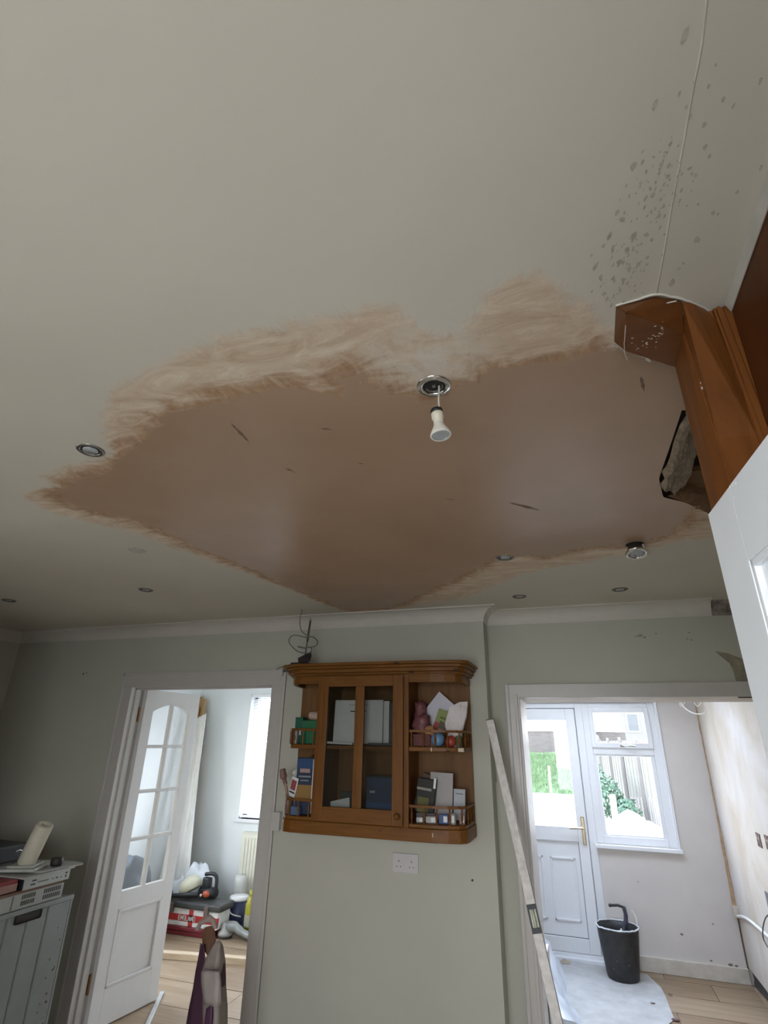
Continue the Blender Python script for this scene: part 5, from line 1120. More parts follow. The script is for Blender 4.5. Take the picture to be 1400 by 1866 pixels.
link('crusted_rim', b, M((0.62, 0.64, 0.66), 0.7, var=0.2, scale=30, name='plaster_crust'), bk_, True)
b = BM(); add_tube(b, [(bc.x+0.15, bc.y+0.03, bc.z+HB), (bc.x+0.148, bc.y+0.05, bc.z+HB+0.06), (bc.x+0.125, bc.y+0.06, bc.z+HB+0.10)], 0.0035, 6); link('wire_handle', b, WHITEP, bk_, True)
b = BM(); rnd = random.Random(2)
for k in range(16):
    a = rnd.uniform(PI*1.05, PI*1.9); z = rnd.uniform(0.05, 0.27); r = RB+(RT_*0.96-RB)*z/HB*1.0; add_ball(b, (bc.x+r*math.cos(a), bc.y+r*math.sin(a), bc.z+z), rnd.uniform(0.003, 0.007), 1, 0.5, (0.7, 0.7, 2.2), k)
link('plaster_drips', b, M((0.35, 0.35, 0.34), 0.8), bk_, kind='stuff')
# tool in the bucket
tl = thing('mixing_tool', 'dark blue-grey tool with a bent handle standing in the black bucket', 'tool', (bc.x+0.05, bc.y, bc.z+0.05))
TLM = M((0.05, 0.055, 0.08), 0.5, var=0.3, name='blue_grey_tool'); qx, qy = bc.x+0.055, bc.y+0.02
b = BM(); add_tube(b, [(qx-0.02, qy, bc.z+0.16), (qx-0.012, qy, bc.z+0.25), (qx+0.01, qy, bc.z+0.34), (qx+0.02, qy, bc.z+0.40), (qx+0.012, qy, bc.z+0.455)], [0.042, 0.036, 0.026, 0.020, 0.018, 0.014], 10, flat=0.6); link('blade', b, TLM, tl, True)
b = BM(); add_tube(b, [(qx+0.014, qy, bc.z+0.45), (qx-0.03, qy, bc.z+0.462), (qx-0.085, qy-0.01, bc.z+0.458)], 0.010, 8, False); add_ball(b, (qx-0.09, qy-0.01, bc.z+0.458), 0.013, 2); link('handle', b, M((0.03, 0.03, 0.035), 0.6), tl, True)
b = BM(); add_ball(b, (qx-0.03, qy-0.035, bc.z+0.29), 0.016, 2, 0.3, (0.7, 0.5, 1.8)); link('plaster_blob', b, WHITEP, tl, True)
# crumpled clear plastic by the jamb
t = bmesh.new(); L2 = [(1005,1745,4.9),(1012,1775,4.7),(1015,1800,4.55),(1020,1820,4.5),(1040,1850,4.45),(1048,1870,4.4)]
rows = []
for i, (x, y, Y) in enumerate(L2):
    p = onZ(x, y+14, 0.0); base = Vector((p.x-0.03, p.y, 0.004)); hgt = (0.20, 0.22, 0.18, 0.14, 0.10, 0.06)[i]
    rows.append([t.verts.new(base+Vector((-0.16+0.045*j+0.02*noise.noise(Vector((i*1.3, j*1.7, 0))), 0.02*noise.noise(Vector((i, j, 4))), max(0.0, hgt*math.sin(min(PI, PI*(j+0.8)/6.6))+0.03*noise.noise(Vector((i*2.1, j*2.3, 9))))))) for j in range(7)])
for a_r, b_r in zip(rows, rows[1:]):
    for j in range(6): t.faces.new((a_r[j], a_r[j+1], b_r[j+1], b_r[j]))
bmesh.ops.subdivide_edges(t, edges=t.edges[:], cuts=2, use_grid_fill=True)
for v in t.verts: v.co += Vector((noise.noise(v.co*20), noise.noise(v.co*20+Vector((7, 0, 0))), abs(noise.noise(v.co*18))))*0.02
tag(link('plastic_wrap', t, film_mat('glossy_wrap', (0.78, 0.83, 0.90), 0.62), None, True), 'crumpled clear plastic wrapping on the floor inside the right opening', 'plastic')
b = BM(); P_ = [onY(990,1640,3.86)]
add_box(b, O2A+0.004, O2A+0.02, W2+0.25, W2+0.38, 0.0, 0.62, bev=0.003)
tag(link('white_board_offcut', b, M((0.75, 0.77, 0.79), 0.5)), 'narrow white board standing against the inside of the right door jamb', 'board')

# ------------------------------------------------------------------ LEFT ROOM THINGS
# timber batten across the floor
bp0, bp1 = onZ(277, 1750, 0), onZ(446, 1757, 0)
a0 = onZ(270, 1746, 0); a1 = onZ(450, 1760, 0); d_ = (a1-a0).normalized(); nrm = Vector((-d_.y, d_.x, 0))*0.07; up = Vector((0, 0, 0.042))
b = BM(); e0, e1 = a0-d_*0.35, a1+d_*0.35; add_hull(b, [e0, e1, e0+nrm, e1+nrm, e0+up, e1+up, e0+nrm+up, e1+nrm+up], 0.003)
tag(link('timber_batten', b, wood('pale_batten', (0.50, 0.38, 0.25), (0.68, 0.55, 0.40), 'X', 0.6, False)), 'pale timber batten lying across the left room floor', 'timber')
# aluminium strip on the floor
s0, s1 = onZ(296, 1806, 0.012), onZ(262, 1880, 0.012); b = BM(); d_ = (s1-s0).normalized(); nrm = Vector((-d_.y, d_.x, 0))*0.013
add_hull(b, [s0-nrm, s0+nrm, s1-nrm, s1+nrm, s0-nrm+Vector((0, 0, -0.011)), s0+nrm+Vector((0, 0, -0.011)), s1-nrm+Vector((0, 0, -0.011)), s1+nrm+Vector((0, 0, -0.011))], 0.002)
tag(link('metal_strip', b, M((0.72, 0.74, 0.74), 0.3, 0.6)), 'pale metal strip lying on the left room floor by the door leaf', 'strip')
# red and white carton with a dark toolbox lid, on a red case
YF = 5.05
def PB(x0, y0, x1, y1, Y): a = onY(x0, y0, Y); c_ = onY(x1, y1, Y); return a.x, c_.x, c_.z, a.z
RED = M((0.42, 0.03, 0.03), 0.5, name='carton_red'); CW = M((0.66, 0.65, 0.62), 0.6, name='carton_white'); DRED = M((0.17, 0.018, 0.025), 0.4, name='dark_red_case')
gz = onZ(325, 1704, 0); YF = gz.y
xa = onY(280, 1700, YF).x; xb = onY(384, 1700, YF).x; zt1 = onY(330, 1688, YF).z
rc = thing('red_case', 'long dark red case lying on the floor under the red and white carton', 'case', ((xa+xb)/2, YF+.15, 0))
xa -= 0.04
b = BM(); add_box(b, xa, xb, YF, YF+0.20, 0.0, zt1*0.48, bev=0.006); link('base', b, DRED, rc)
b = BM(); add_box(b, xa-0.005, xb+0.005, YF-0.008, YF+0.20, zt1*0.52, zt1*0.97, bev=0.008); link('lid', b, M((0.20, 0.025, 0.035), 0.35), rc)
YK = YF+0.02; kx0, kx1 = onY(299, 1680, YK).x, onY(396, 1680, YK).x; kz0 = zt1*0.98; kz1 = onY(345, 1657, YK).z; kr0 = onY(345, 1680, YK).z
ct = thing('carton', 'white carton with a red cross band reading ENGLAND, under the dark toolbox', 'carton', ((kx0+kx1)/2, YK+.16, kz0))
kd = 0.19
b = BM(); add_box(b, kx0, kx1, YK, YK+kd, kz0, kz1, bev=0.003); link('box_body', b, CW, ct)
b = BM(); add_box(b, kx0-0.002, kx1+0.002, YK-0.003, YK+0.02, kr0, kr0+(kz1-kz0)*0.40, bev=0.001); add_box(b, (kx0+kx1)/2-0.022, (kx0+kx1)/2+0.022, YK-0.003, YK+0.01, kz0+0.002, kz1-0.002); rb = link('red_cross', b, RED, ct)
# lettering as flat strokes
def letters(txt, x, z, h, y, mat, par):
    G = {'E': [((0,0),(0,1)),((0,0),(.6,0)),((0,.5),(.5,.5)),((0,1),(.6,1))], 'N': [((0,0),(0,1)),((0,1),(.6,0)),((.6,0),(.6,1))], 'G': [((.6,.85),(.45,1)),((.45,1),(.1,1)),((.1,1),(0,.8)),((0,.8),(0,.2)),((0,.2),(.1,0)),((.1,0),(.6,0)),((.6,0),(.6,.5)),((.6,.5),(.35,.5))], 'L': [((0,0),(0,1)),((0,0),(.6,0))], 'A': [((0,0),(.3,1)),((.3,1),(.6,0)),((.12,.35),(.48,.35))], 'D': [((0,0),(0,1)),((0,1),(.4,1)),((.4,1),(.6,.75)),((.6,.75),(.6,.25)),((.6,.25),(.4,0)),((.4,0),(0,0))]}
    for ch in txt:
        b = BM()
        for (p, q) in G[ch]:
            p = Vector((x+p[0]*h*.95, y, z+p[1]*h)); q = Vector((x+q[0]*h*.95, y, z+q[1]*h)); d = (q-p).normalized(); n_ = Vector((-d.z, 0, d.x))*h*0.085; d *= h*0.07
            add_hull(b, [p-n_-d, p+n_-d, q-n_+d, q+n_+d]+[v+Vector((0, -0.002, 0)) for v in (p-n_-d, p+n_-d, q-n_+d, q+n_+d)])
        link('letter', b, mat, par); x += h*0.80
hL = (kz1-kz0)*0.26; xL = onY(325, 1676, YK).x
letters('ENGLAND', xL, kr0+(kz1-kz0)*0.07, hL, YK-0.0035, CW, rb)
# toolbox lid on top
tz0 = kz1; tx0, tx1 = onY(303, 1655, YK).x, onY(405, 1650, YK).x; tz1 = onY(350, 1643, YK).z
tb = thing('toolbox', 'flat dark grey toolbox with two brown clips on top of the carton', 'toolbox', ((tx0+tx1)/2, YK+.16, tz0))
TBM = M((0.05, 0.05, 0.048), 0.5, var=0.2, name='toolbox_grey')
b = BM(); add_box(b, tx0, tx1, YK-0.02, YK+kd+0.02, tz0+0.002, tz1, bev=0.018); link('lid', b, TBM, tb)
for xx in (onY(314, 1660, YK).x, onY(378, 1662, YK).x): link('clip', box(xx-0.022, xx+0.022, YK-0.030, YK-0.005, tz0-0.035, tz0+0.04, bev=0.004), M((0.13, 0.09, 0.08), 0.5), tb)
# things on top of the toolbox
hz = tz1
hc = onY(346, 1625, YK+0.12)
hh = thing('safety_helmet', 'cream hard hat lying tilted on the dark toolbox', 'helmet', (hc.x, YK+0.12, hz))
b = BM(); add_ball(b, (0, 0, 0), 0.115, 3, 0.04, (1.0, 0.85, 0.75), 3); bmesh.ops.bisect_plane(b, geom=b.verts[:]+b.edges[:]+b.faces[:], plane_co=(0, 0, -0.035), plane_no=(0, 0, 1), clear_inner=True)
b.transform(Matrix.Translation((hc.x, YK+0.12, hz+0.085)) @ Matrix.Rotation(math.radians(-28), 4, 'Y')); link('shell', b, M((0.58, 0.56, 0.42), 0.4, var=0.04), hh, True)
b = BM(); add_tube(b, [(hc.x-0.13, YK+0.02, hz+0.02), (hc.x-0.02, YK-0.0, hz+0.035), (hc.x+0.10, YK+0.01, hz+0.05), (hc.x+0.16, YK+0.03, hz+0.05)], 0.020, 8); link('strap', b, BLACK, hh, True)
dr_ = thing('power_drill', 'black power tool with an orange patch and a black loop handle, behind the helmet', 'power tool', (hc.x+0.2, YK+0.15, hz))
dxx = onY(385, 1640, YK+0.15).x
b = BM(); add_tube(b, [(dxx-0.12, YK+0.14, hz+0.05), (dxx-0.02, YK+0.14, hz+0.05), (dxx+0.05, YK+0.13, hz+0.05)], 0.045, 10, False); add_box(b, dxx-0.10, dxx-0.02, YK+0.11, YK+0.17, hz+0.06, hz+0.17, bev=0.015); link('body', b, BLACK, dr_, True)
b = BM(); add_tube(b, [(dxx-0.09, YK+0.14, hz+0.19), (dxx-0.02, YK+0.14, hz+0.20), (dxx+0.035, YK+0.14, hz+0.18), (dxx+0.045, YK+0.14, hz+0.06)], 0.016, 8); link('handle', b, BLACK, dr_, True)
b = BM(); add_ball(b, (dxx-0.025, YK+0.09, hz+0.045), 0.038, 2, 0.1, (1.1, 0.5, 0.8)); link('orange_cover', b, M((0.40, 0.08, 0.03), 0.5), dr_, True)
b = BM(); add_ball(b, (dxx-0.06, YK+0.06, hz+0.04), 0.012, 2); link('white_button', b, WHITEP, dr_, True)
b = BM(); q = onY(311, 1638, YK-0.01); add_ball(b, (q.x-0.05, YK+0.02, hz+0.04), 0.035, 2, 0.25, (1.1, 1, 0.95), 4); tag(link('ear_defender', b, BLACK, None, True), 'small rounded black item at the left end of the toolbox top', 'ear defender')
# white bag of rubble behind
q = onZ(318, 1672, 0); b = BM()
add_ball(b, (q.x+0.10, 5.46, 0.20), 0.22, 4, 0.25, (0.95, 0.5, 1.0), 6); add_ball(b, (q.x+0.24, 5.47, 0.22), 0.22, 4, 0.3, (1.0, 0.55, 1.15), 11)
for v in b.verts: v.co += v.normal*0.02*noise.noise(v.co*14) if v.normal.length else Vector(); v.co.z = max(0.004, v.co.z)
tag(link('white_sack', b, M((0.72, 0.76, 0.80), 0.5, var=0.03), None, True), 'white plastic sack slumped in the corner behind the toolbox', 'sack')
# dark grey bag seen through the door glass
b = BM(); q = onZ(243, 1690, 0); q = Vector((-4.0, 4.75, 0.0)); add_ball(b, (q.x, q.y, 0.34), 0.22, 4, 0.25, (0.85, 0.9, 1.35), 15); add_ball(b, (q.x-0.02, q.y-0.12, 0.14), 0.2, 3, 0.3, (0.9, 0.9, 0.7), 18)
for v in b.verts: v.co.z = max(0.004, v.co.z)
tag(link('dark_bag', b, M((0.055, 0.065, 0.075), 0.7, var=0.5, scale=6), None, True), 'dark blue-grey bag seen through the lower panes of the open door', 'bag')
# paint tub
q = onZ(432, 1690, 0); q = Vector((q.x, 5.35, 0)); q.x = onY(434, 1660, 5.42).x; q.y = 5.42
pt_ = thing('paint_tub', 'dark blue paint tub with a white lid right of the toolbox', 'tub', q)
b = BM(); add_lathe(b, [(0, 0), (0.07, 0), (0.082, 0.24), (0, 0.24)], Matrix.Translation(q), 20); link('body', b, M((0.03, 0.04, 0.10), 0.4, var=0.3, scale=9), pt_, True)
b = BM(); add_lathe(b, [(0.086, 0.235), (0.09, 0.24), (0.09, 0.262), (0.082, 0.268), (0, 0.268)], Matrix.Translation(q), 20); link('lid', b, WHITEP, pt_, True)
b = BM(); add_tube(b, [(q.x-0.085, q.y-0.03, 0.22), (q.x-0.02, q.y-0.10, 0.15), (q.x+0.07, q.y-0.06, 0.12)], 0.006, 6); link('handle', b, WHITEP, pt_, True)
q = Vector((onY(459, 1640, 5.3).x, 5.30, 0)); yb_ = thing('yellow_bottle', 'yellow plastic bottle with a yellow cap at the doorway edge behind the grinder', 'bottle', q)
b = BM(); add_lathe(b, [(0, 0), (0.05, 0), (0.052, 0.24), (0.03, 0.30), (0.02, 0.31), (0, 0.31)], Matrix.Translation(q), 16); link('body', b, M((0.36, 0.33, 0.03), 0.4), yb_, True)
b = BM(); add_lathe(b, [(0.024, 0.30), (0.024, 0.35), (0, 0.35)], Matrix.Translation(q), 14); link('cap', b, M((0.42, 0.39, 0.03), 0.4), yb_, True)
b = BM(); add_lathe(b, [(0.0535, 0.08), (0.054, 0.09), (0.054, 0.16), (0.0535, 0.17)], Matrix.Translation(q), 16, False); link('label_band', b, M((0.35, 0.34, 0.25), 0.6), yb_, True)
q = Vector((onY(435, 1632, 5.55).x, 5.56, 0)); b = BM(); add_lathe(b, [(0, 0), (0.06, 0), (0.06, 0.36), (0.05, 0.40), (0, 0.40)], Matrix.Translation(q), 16); tag(link('cream_canister', b, M((0.60, 0.60, 0.57), 0.5), None, True), 'cream cylindrical canister behind the blue paint tub, below the radiator', 'canister')
# angle grinder
q = onZ(408, 1708, 0); Yg = q.y
gr = thing('angle_grinder', 'grey angle grinder lying on the floor right of the carton', 'power tool', (q.x, Yg, 0))
GM = M((0.24, 0.25, 0.235), 0.4, var=0.15, name='grinder_grey')
gx = onY(411, 1700, Yg).x
b = BM(); add_lathe(b, [(0, 0.0), (0.062, 0.0), (0.065, 0.008), (0.062, 0.02), (0, 0.02)], Matrix.Translation((gx, Yg, 0.006)), 24); link('disc', b, M((0.05, 0.05, 0.05), 0.6), gr)
b = BM(); add_lathe(b, [(0.07, 0.018), (0.066, 0.04), (0.045, 0.055), (0.04, 0.10), (0.02, 0.115), (0, 0.115)], Matrix.Translation((gx, Yg, 0.004)), 20); link('gear_head', b, M((0.38, 0.38, 0.36), 0.35), gr, True)
b = BM(); add_tube(b, [(gx+0.02, Yg, 0.085), (gx+0.10, Yg-0.01, 0.088), (gx+0.20, Yg-0.03, 0.060), (gx+0.30, Yg-0.05, 0.045)], [0.040, 0.042, 0.034, 0.028, 0.028, 0.024], 12); link('body', b, GM, gr, True)
b = BM(); add_tube(b, [(gx+0.08, Yg+0.02, 0.045), (gx+0.25, Yg+0.01, 0.028), (gx+0.30, Yg, 0.024)], 0.022, 10); link('side_handle', b, M((0.12, 0.12, 0.12), 0.6), gr, True)
b = BM(); add_tube(b, [Vector((gx+0.10+0.05*math.cos(a), Yg+0.14+0.03*math.sin(a), 0.012+0.02*k/12)) for k, a in enumerate([i*0.7 for i in range(12)])], 0.008, 6); tag(link('black_lead', b, M((0.04, 0.05, 0.04), 0.6), None, True), 'dark rubber lead coiled on the floor behind the angle grinder', 'cable')
b = BM(); q = onZ(288, 1688, 0); add_ball(b, (q.x-0.10, q.y+0.02, 0.05), 0.06, 2, 0.3, (0.9, 1, 0.8), 3); tag(link('black_pouch', b, BLACK, None, True), 'small black pouch on the floor left of the red case', 'pouch')
# boards leaning in the corner and their wrap
TBW = wood('leaning_board_wood', (0.42, 0.26, 0.12), (0.58, 0.40, 0.21), 'Z', 0.6, False)
for k, (xt, yt, xb_) in enumerate(((364, 1271, -4.13), (371, 1275, -4.05), (358, 1290, -4.20))):
    top = onY(xt, yt, 5.72-0.03*k); bot = Vector((xb_, 5.64-0.04*k, 0.003)); b = BM(); wv = Vector((0.035, -0.01, 0)); th_ = Vector((0.004, 0.02, 0))
    add_hull(b, [top-wv, top+wv+Vector((0, 0, 0.0)), top-wv+th_+Vector((0, 0, .01)), top+wv+th_+Vector((0, 0, .01)), bot-wv, bot+wv, bot-wv+th_, bot+wv+th_], 0.002)
    tag(link('leaning_board', b, TBW), ('tall tan board leaning in the left room corner, ' + ('middle of three', 'nearest the rear wall of three', 'leftmost of three')[k]), 'board', 'tan boards leaning in the corner')
t = bmesh.new(); nu, nv_ = 12, 26; g_ = []
for j in range(nv_+1):
    v_ = j/nv_; Yj = 5.52-0.14*v_; l_, r_ = onY(352-62*v_, 1312+290*v_, Yj), onY(377-34*v_, 1300+300*v_, Yj); l_.x = max(-4.235, l_.x)
    g_.append([t.verts.new(Vector((l_.x+(r_.x-l_.x)*i/nu, Yj+0.022*math.sin(i*1.9+j*0.11), max(0.01, l_.z+(r_.z-l_.z)*i/nu)))) for i in range(nu+1)])
for j in range(nv_):
    for i in range(nu): t.faces.new((g_[j][i], g_[j][i+1], g_[j+1][i+1], g_[j+1][i]))
tag(link('plastic_sheet', t, film_mat('milky_sheet', (0.82, 0.82, 0.80), 0.86), None, True), 'translucent plastic sheet draped over the boards in the left room corner', 'plastic sheet')

# ------------------------------------------------------------------ PLASTER BAG IN THE DOORWAY
YBg = 2.72
bgp = lambda x, y, Y=YBg: onY(x, y, Y)
c0 = bgp(378, 1720); zt = bgp(372, 1718).z
pbag = thing('plaster_bag', 'torn open white and purple plaster bag standing in front of the left doorway', 'bag', (c0.x, YBg, 0))
def sheet(name, cols, mat, dep=0.0, th=0.003, amp=0.006, seed=0):
    t = bmesh.new(); R_ = []
    for row in cols: R_.append([t.verts.new(onY(x, y, Y)) for x, y, Y in row])
    for A_, C_ in zip(R_, R_[1:]):
        for k in range(len(A_)-1): t.faces.new((A_[k], A_[k+1], C_[k+1], C_[k]))
    bmesh.ops.subdivide_edges(t, edges=t.edges[:], cuts=3, use_grid_fill=True)
    for v in t.verts: v.co += Vector((0.3*noise.noise(v.co*18+Vector((seed, 0, 0))), noise.noise(v.co*14+Vector((0, seed, 0))), 0))*amp
    bmesh.ops.recalc_face_normals(t, faces=t.faces)
    r_ = bmesh.ops.solidify(t, geom=t.faces[:], thickness=th)
    return link(name, t, mat, pbag, True)
PUR = M((0.070, 0.022, 0.048), 0.45, var=0.12, name='purple_print'); BGW = M((0.27, 0.225, 0.20), 0.6, var=0.12, scale=20, name='dusty_bag_white'); BRN = M((0.13, 0.060, 0.030), 0.8, var=0.15, name='brown_inner')
y0 = YBg
sheet('purple_side', [[(366,1718,y0+.02),(372,1722,y0-.01)],[(360,1755,y0+.03),(376,1762,y0-.02)],[(353,1800,y0+.03),(372,1800,y0-.03)],[(340,1866,y0+.03),(380,1866,y0-.04)],[(328,1930,y0+.03),(385,1930,y0-.05)]], PUR, seed=1)
sheet('white_front', [[(393,1716,y0-.03),(401,1714,y0-.03),(406,1724,y0+.01)],[(376,1745,y0-.03),(398,1748,y0-.05),(410,1752,y0+.02)],[(368,1772,y0-.03),(392,1778,y0-.06),(411,1785,y0+.03)],[(370,1820,y0-.03),(395,1825,y0-.07),(413,1830,y0+.03)],[(370,1872,y0-.04),(395,1875,y0-.08),(414,1872,y0+.03)],[(368,1935,y0-.04),(395,1940,y0-.08),(416,1935,y0+.03)]], BGW, seed=2)
sheet('white_flap', [[(367,1770,y0-.075),(398,1768,y0-.085),(401,1780,y0-.08)],[(367,1785,y0-.08),(399,1788,y0-.10),(402,1795,y0-.085)],[(372,1830,y0-.075),(396,1835,y0-.095),(403,1830,y0-.08)]], M((0.33, 0.285, 0.26), 0.5, var=0.1), seed=3, amp=0.004)
sheet('purple_patch', [[(402,1755,y0-.012),(410,1756,y0+.005)],[(401,1775,y0-.02),(411,1780,y0+.01)],[(399,1802,y0-.03),(410,1795,y0+.01)]], PUR, seed=4, amp=0.002)
sheet('purple_patch', [[(377,1838,y0-.078),(386,1830,y0-.088)],[(374,1860,y0-.08),(387,1850,y0-.09)],[(370,1890,y0-.08),(384,1890,y0-.09)]], M((0.075, 0.025, 0.06), 0.5), seed=5, amp=0.002)
link('printed_line', box(*(lambda a, c_: (a.x, c_.x, y0-.112, y0-.108, c_.z, a.z))(onY(371, 1767, y0-.11), onY(397, 1769.5, y0-.11))), M((0.14, 0.10, 0.13), 0.6), pbag)
t = BM(); add_hull(t, [onY(x, y, Y) for x, y, Y in ((370,1690,y0+.03),(390,1684,y0+.03),(394,1715,y0+.02),(376,1745,y0-.01),(368,1720,y0+.04),(372,1700,y0+.10),(392,1700,y0+.10),(388,1735,y0+.06))], 0.006)
link('brown_liner', t, BRN, pbag)
t = BM(); add_tube(t, [onY(x, y, y0+.02) for x, y in ((358,1694),(364,1684),(374,1677),(384,1676),(391,1682),(394,1692))], [0.010, 0.014, 0.016, 0.014, 0.012], 8, flat=0.8)
for v in t.verts: v.co += Vector((noise.noise(v.co*30), noise.noise(v.co*30), noise.noise(v.co*26)))*0.006
link('torn_rim', t, M((0.32, 0.25, 0.21), 0.8, var=0.15), pbag, True)
b = BM(); cc0, cc1 = onY(335, 1880, y0+.06), onY(415, 1880, y0+.06); add_box(b, cc0.x, cc1.x-0.01, y0-0.03, y0+0.12, 0.0, cc0.z, bev=0.03); link('bag_body', b, M((0.30, 0.22, 0.22), 0.6, var=0.15), pbag)

# ------------------------------------------------------------------ APPLIANCE STACK (left)
AX = -2.69; P0_ = onX(135, 1629, AX); AY1, AZ = P0_.y, P0_.z; AY0 = AY1-0.60
am = thing('washing_machine', 'white metal appliance with pressed ribs and a slot handle, left of the doorway', 'appliance', (AX-0.3, (AY0+AY1)/2, 0))
APM = M((0.20, 0.21, 0.20), 0.4, 0.15, var=0.10, scale=5, name='dull_white_metal')
link('body', box(AX-0.58, AX-0.012, AY0, AY1, 0.0, AZ-0.005, bev=0.006), APM, am)
b = BM(); add_box(b, AX-0.012, AX, AY0, AY0+0.02, 0.02, AZ, bev=0.002); add_box(b, AX-0.012, AX, AY1-0.012, AY1, 0.02, AZ, bev=0.002); add_box(b, AX-0.012, AX+0.004, AY0, AY1, AZ-0.022, AZ, bev=0.003)
x = AY0+0.02; ribs = [0.10, 0.215, 0.33, 0.445]
edges = [AY0+0.02]
link('panel_rim', b, APM, am)
prev = AY1-0.012
for r_ in (0.155, 0.27, 0.385, 0.50):
    yy = AY1-r_; link('pressed_panel', box(AX-0.010, AX-0.002, yy+0.012, prev, 0.03, AZ-0.024, bev=0.003), APM, am); link('pressed_groove', box(AX-0.011, AX-0.008, yy-0.004, yy+0.016, 0.03, AZ-0.024), M((0.20, 0.20, 0.19), 0.5), am); prev = yy
hq = onX(53, 1662, AX); b = BM(); add_box(b, AX-0.004, AX+0.0015, hq.y-0.075, hq.y+0.075, AZ-0.060, AZ-0.022, bev=0.010); link('handle_slot', b, M((0.012, 0.006, 0.006), 0.6), am)
b = BM()
for k in range(26): add_ball(b, (AX-0.0015, AY1-0.03-random.random()**2*0.05, random.uniform(0.05, 0.75)), random.uniform(0.002, 0.006), 1, 0.5, (0.2, 1, 1.2), k)
link('rust_spots', b, M((0.10, 0.05, 0.03), 0.9), am, kind='stuff')
# vented unit on top
vy0, vy1 = AY0, onX(119, 1609, AX).y+0.0; vz0, vz1 = AZ+0.001, AZ+0.068
vt = thing('vented_unit', 'off-white slotted appliance housing lying on the ribbed machine, left', 'appliance', (AX-0.2, (vy0+vy1)/2, vz0))
VM = M((0.28, 0.28, 0.255), 0.45, var=0.05, name='vent_plastic')
link('housing', box(AX-0.45, AX-0.006, vy0, vy1, vz0, vz1, bev=0.004), VM, vt)
def slots(ya, yb_, n):
    b = BM()
    for rr in range(2):
        for k in range(n):
            y = ya+(yb_-ya)*(k+0.5)/n; w_ = (yb_-ya)/n*0.28; zc_ = vz0+0.014+rr*0.026; add_box(b, AX-0.007, AX-0.0052, y-w_, y+w_, zc_, zc_+0.019)
    link('vent_slots', b, M((0.02, 0.02, 0.02), 0.7), vt, kind='stuff')
slots(onX(80, 1630, AX).y, onX(112, 1620, AX).y, 9); slots(onX(40, 1640, AX).y, onX(66, 1632, AX).y, 8)
link('vertical_groove', box(AX-0.008, AX-0.005, onX(25,1640,AX).y-0.004, onX(25,1640,AX).y+0.004, vz0+0.004, vz1-0.004), M((0.12, 0.12, 0.11), 0.6), vt)
# brown board between
ub = link('brown_board', box(AX-0.40, AX-0.004, AY0+0.1, vy1-0.015, vz1+0.0005, vz1+0.012), M((0.13, 0.075, 0.05), 0.7)); tag(ub, 'thin brown board between the slotted housing and the video recorder', 'board')
# video recorder
rz0 = vz1+0.013; ry0, ry1 = onX(45, 1605, AX).y, onX(127, 1590, AX).y; rz1 = rz0+0.050
vr = thing('video_recorder', 'slim silver-fronted black box with sockets, under the paper towel holder', 'electronics', (AX-0.15, (ry0+ry1)/2, rz0))
link('casing', box(AX-0.28, AX-0.004, ry0, ry1, rz0, rz1-0.004, bev=0.002), BLACK, vr)
link('front_panel', box(AX-0.004, AX+0.002, ry0, ry1, rz0, rz1-0.004, bev=0.001), M((0.34, 0.35, 0.32), 0.35, 0.3, var=0.04), vr)
b = BM()
for (t0, t1, z0_, z1_) in ((0.14, 0.24, 0.014, 0.020), (0.16, 0.25, 0.030, 0.036), (0.28, 0.52, 0.020, 0.023), (0.60, 0.63, 0.018, 0.022), (0.68, 0.73, 0.018, 0.023), (0.79, 0.82, 0.016, 0.020), (0.89, 0.94, 0.030, 0.036), (0.90, 0.925, 0.012, 0.024)):
    add_box(b, AX+0.0015, AX+0.0028, ry0+(ry1-ry0)*t0, ry0+(ry1-ry0)*t1, rz0+z0_, rz0+z1_)
link('ports', b, BLACK, vr)
# white boards with curved corner
wz = rz1+0.0005
p = [(AX-0.33, ry0-0.02), (AX+0.012, ry0-0.01), (AX+0.012, ry1+0.02), (AX-0.33, ry1+0.02)]
b = BM(); add_prism(b, p, wz-0.003, wz+0.004, 0.001); tag(link('white_board', b, M((0.36, 0.36, 0.34), 0.5)), 'thin white board lying straight on the video recorder', 'board')
wz2 = wz+0.0045
pe = onX(156, 1577, AX+0.02)
p = [(AX-0.30, ry0+0.02), (AX-0.02, ry0+0.10), (AX+0.0, ry0+0.25), (AX+0.01, ry1-0.02), (AX+0.02, pe.y-0.02), (AX+0.0, pe.y), (AX-0.08, pe.y+0.01), (AX-0.30, pe.y-0.05)]
b = BM(); add_prism(b, p, wz2, wz2+0.006, 0.001); tag(link('tray', b, M((0.40, 0.40, 0.37), 0.45)), 'pale tray with a pointed right corner jutting past the stack', 'tray')
# towel holder
wz3 = wz2+0.0065; rb_ = onZ(53, 1572, wz3+0.03); bx_, by_ = rb_.x-0.02, rb_.y
th1 = thing('towel_holder', 'white stepped stand with a leaning cream paper towel roll on it', 'paper towel holder', (bx_, by_, wz3))
HM = M((0.40, 0.41, 0.37), 0.45, name='holder_white')
def rotp(cx, cy, w_, d_, a): return [(cx+u*math.cos(a)-v*math.sin(a), cy+u*math.sin(a)+v*math.cos(a)) for u, v in ((-w_, -d_), (w_, -d_), (w_, d_), (-w_, d_))]
b = BM(); add_prism(b, rotp(bx_, by_, 0.085, 0.085, 0.45), wz3, wz3+0.014, 0.004); link('base', b, HM, th1)
b = BM(); add_prism(b, rotp(bx_, by_, 0.065, 0.065, 0.45), wz3+0.014, wz3+0.024, 0.004); link('base_step', b, HM, th1)
tpx = onY(82, 1503, by_-0.01); axv = (Vector((tpx.x, by_-0.01, tpx.z))-Vector((bx_, by_, wz3+0.024))); hgt = axv.length
rm = Matrix.Translation((bx_, by_, wz3+0.026)) @ axv.to_track_quat('Z', 'Y').to_matrix().to_4x4()
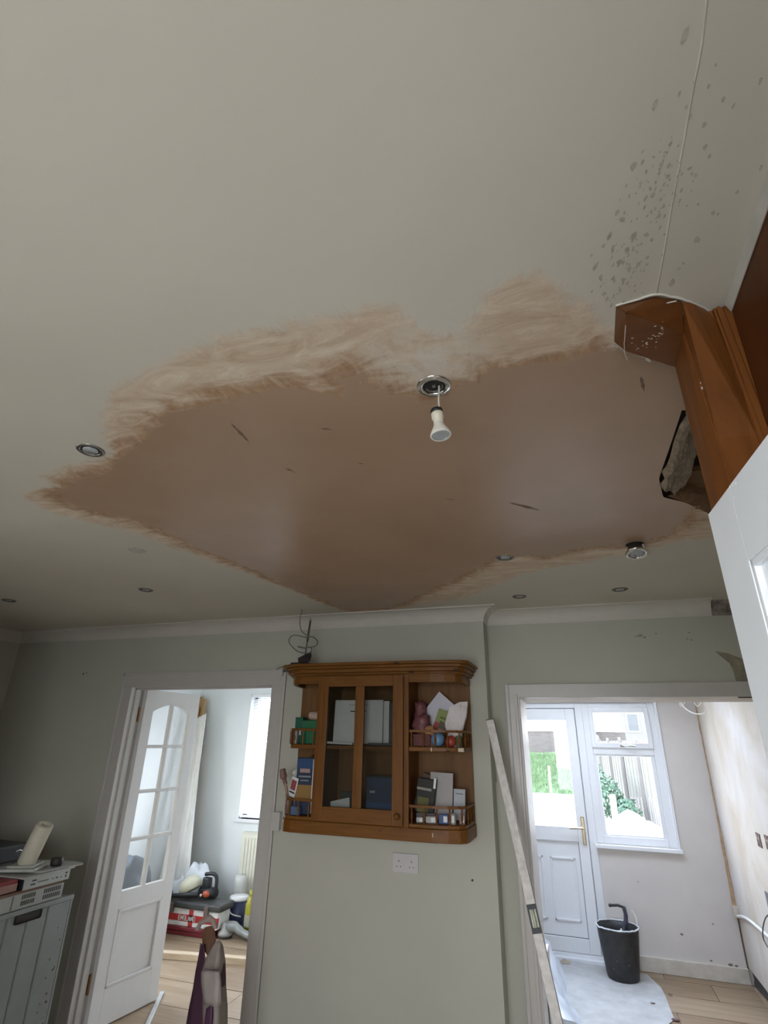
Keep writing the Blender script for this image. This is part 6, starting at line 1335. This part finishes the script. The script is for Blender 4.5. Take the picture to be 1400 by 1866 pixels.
b = BM(); add_lathe(b, [(0.012, 0), (0.042, 0.0), (0.044, 0.004), (0.043, hgt-0.002), (0.040, hgt), (0.016, hgt), (0.016, hgt-0.02), (0.0, hgt-0.02)], rm, 28); link('paper_roll', b, M((0.50, 0.47, 0.37), 0.9, var=0.05, scale=40, bmp=0.3), th1, True)
b = BM(); add_hull(b, [rm @ Vector(v) for v in ((-0.042, 0.0, hgt-0.03), (-0.042, 0.004, hgt-0.03), (-0.038, 0.0, hgt+0.016), (0.0, 0.02, hgt+0.008), (0.0, 0.024, hgt-0.01))], 0); link('loose_sheet', b, M((0.45, 0.43, 0.35), 0.9), th1)
b = BM(); q = onZ(107, 1578, wz2+0.007); add_lathe(b, [(0, 0), (0.026, 0), (0.030, 0.010), (0.030, 0.030), (0.026, 0.038), (0, 0.038)], Matrix.Translation((q.x-0.02, q.y, wz2+0.007)), 18); tag(link('tape_roll', b, M((0.02, 0.018, 0.016), 0.6), None, True), 'roll of black tape on the tray right of the paper towel', 'tape')
# dark case and red book at the far left
b = BM(); q = onY(20, 1560, 2.55)
dk = thing('dark_case', 'black case with a chrome catch behind the paper towel holder at the photo edge', 'case', (-3.1, 2.5, AZ+0.001))
link('shelf_block', box(AX-0.57, AX-0.46, AY0, AY1-0.03, AZ+0.001, wz3-0.002, bev=0.004), M((0.05, 0.045, 0.04), 0.7), dk)
link('case_body', box(-3.30, AX-0.34, AY0, AY1-0.05, wz3, wz3+0.085, bev=0.01), BLACK, dk)
b = BM(); add_tube(b, [onX(28, 1552, AX-0.33), onX(36, 1549, AX-0.33), onX(40, 1550, AX-0.33)], 0.003, 6); link('catch', b, CHROME, dk)
b = BM(); add_box(b, AX-0.20, AX-0.02, ry0-0.16, ry0-0.02, rz0, rz1+0.0, bev=0.003)
rdk = thing('red_book', 'red-topped book lying left of the video recorder at the photo edge', 'book', (AX-0.11, ry0-0.09, vz1+0.013))
link('cover', b, M((0.20, 0.03, 0.03), 0.6), rdk); link('pages', box(AX-0.02, AX-0.012, ry0-0.155, ry0-0.025, rz0+0.004, rz1-0.014), M((0.26, 0.15, 0.12), 0.8), rdk)
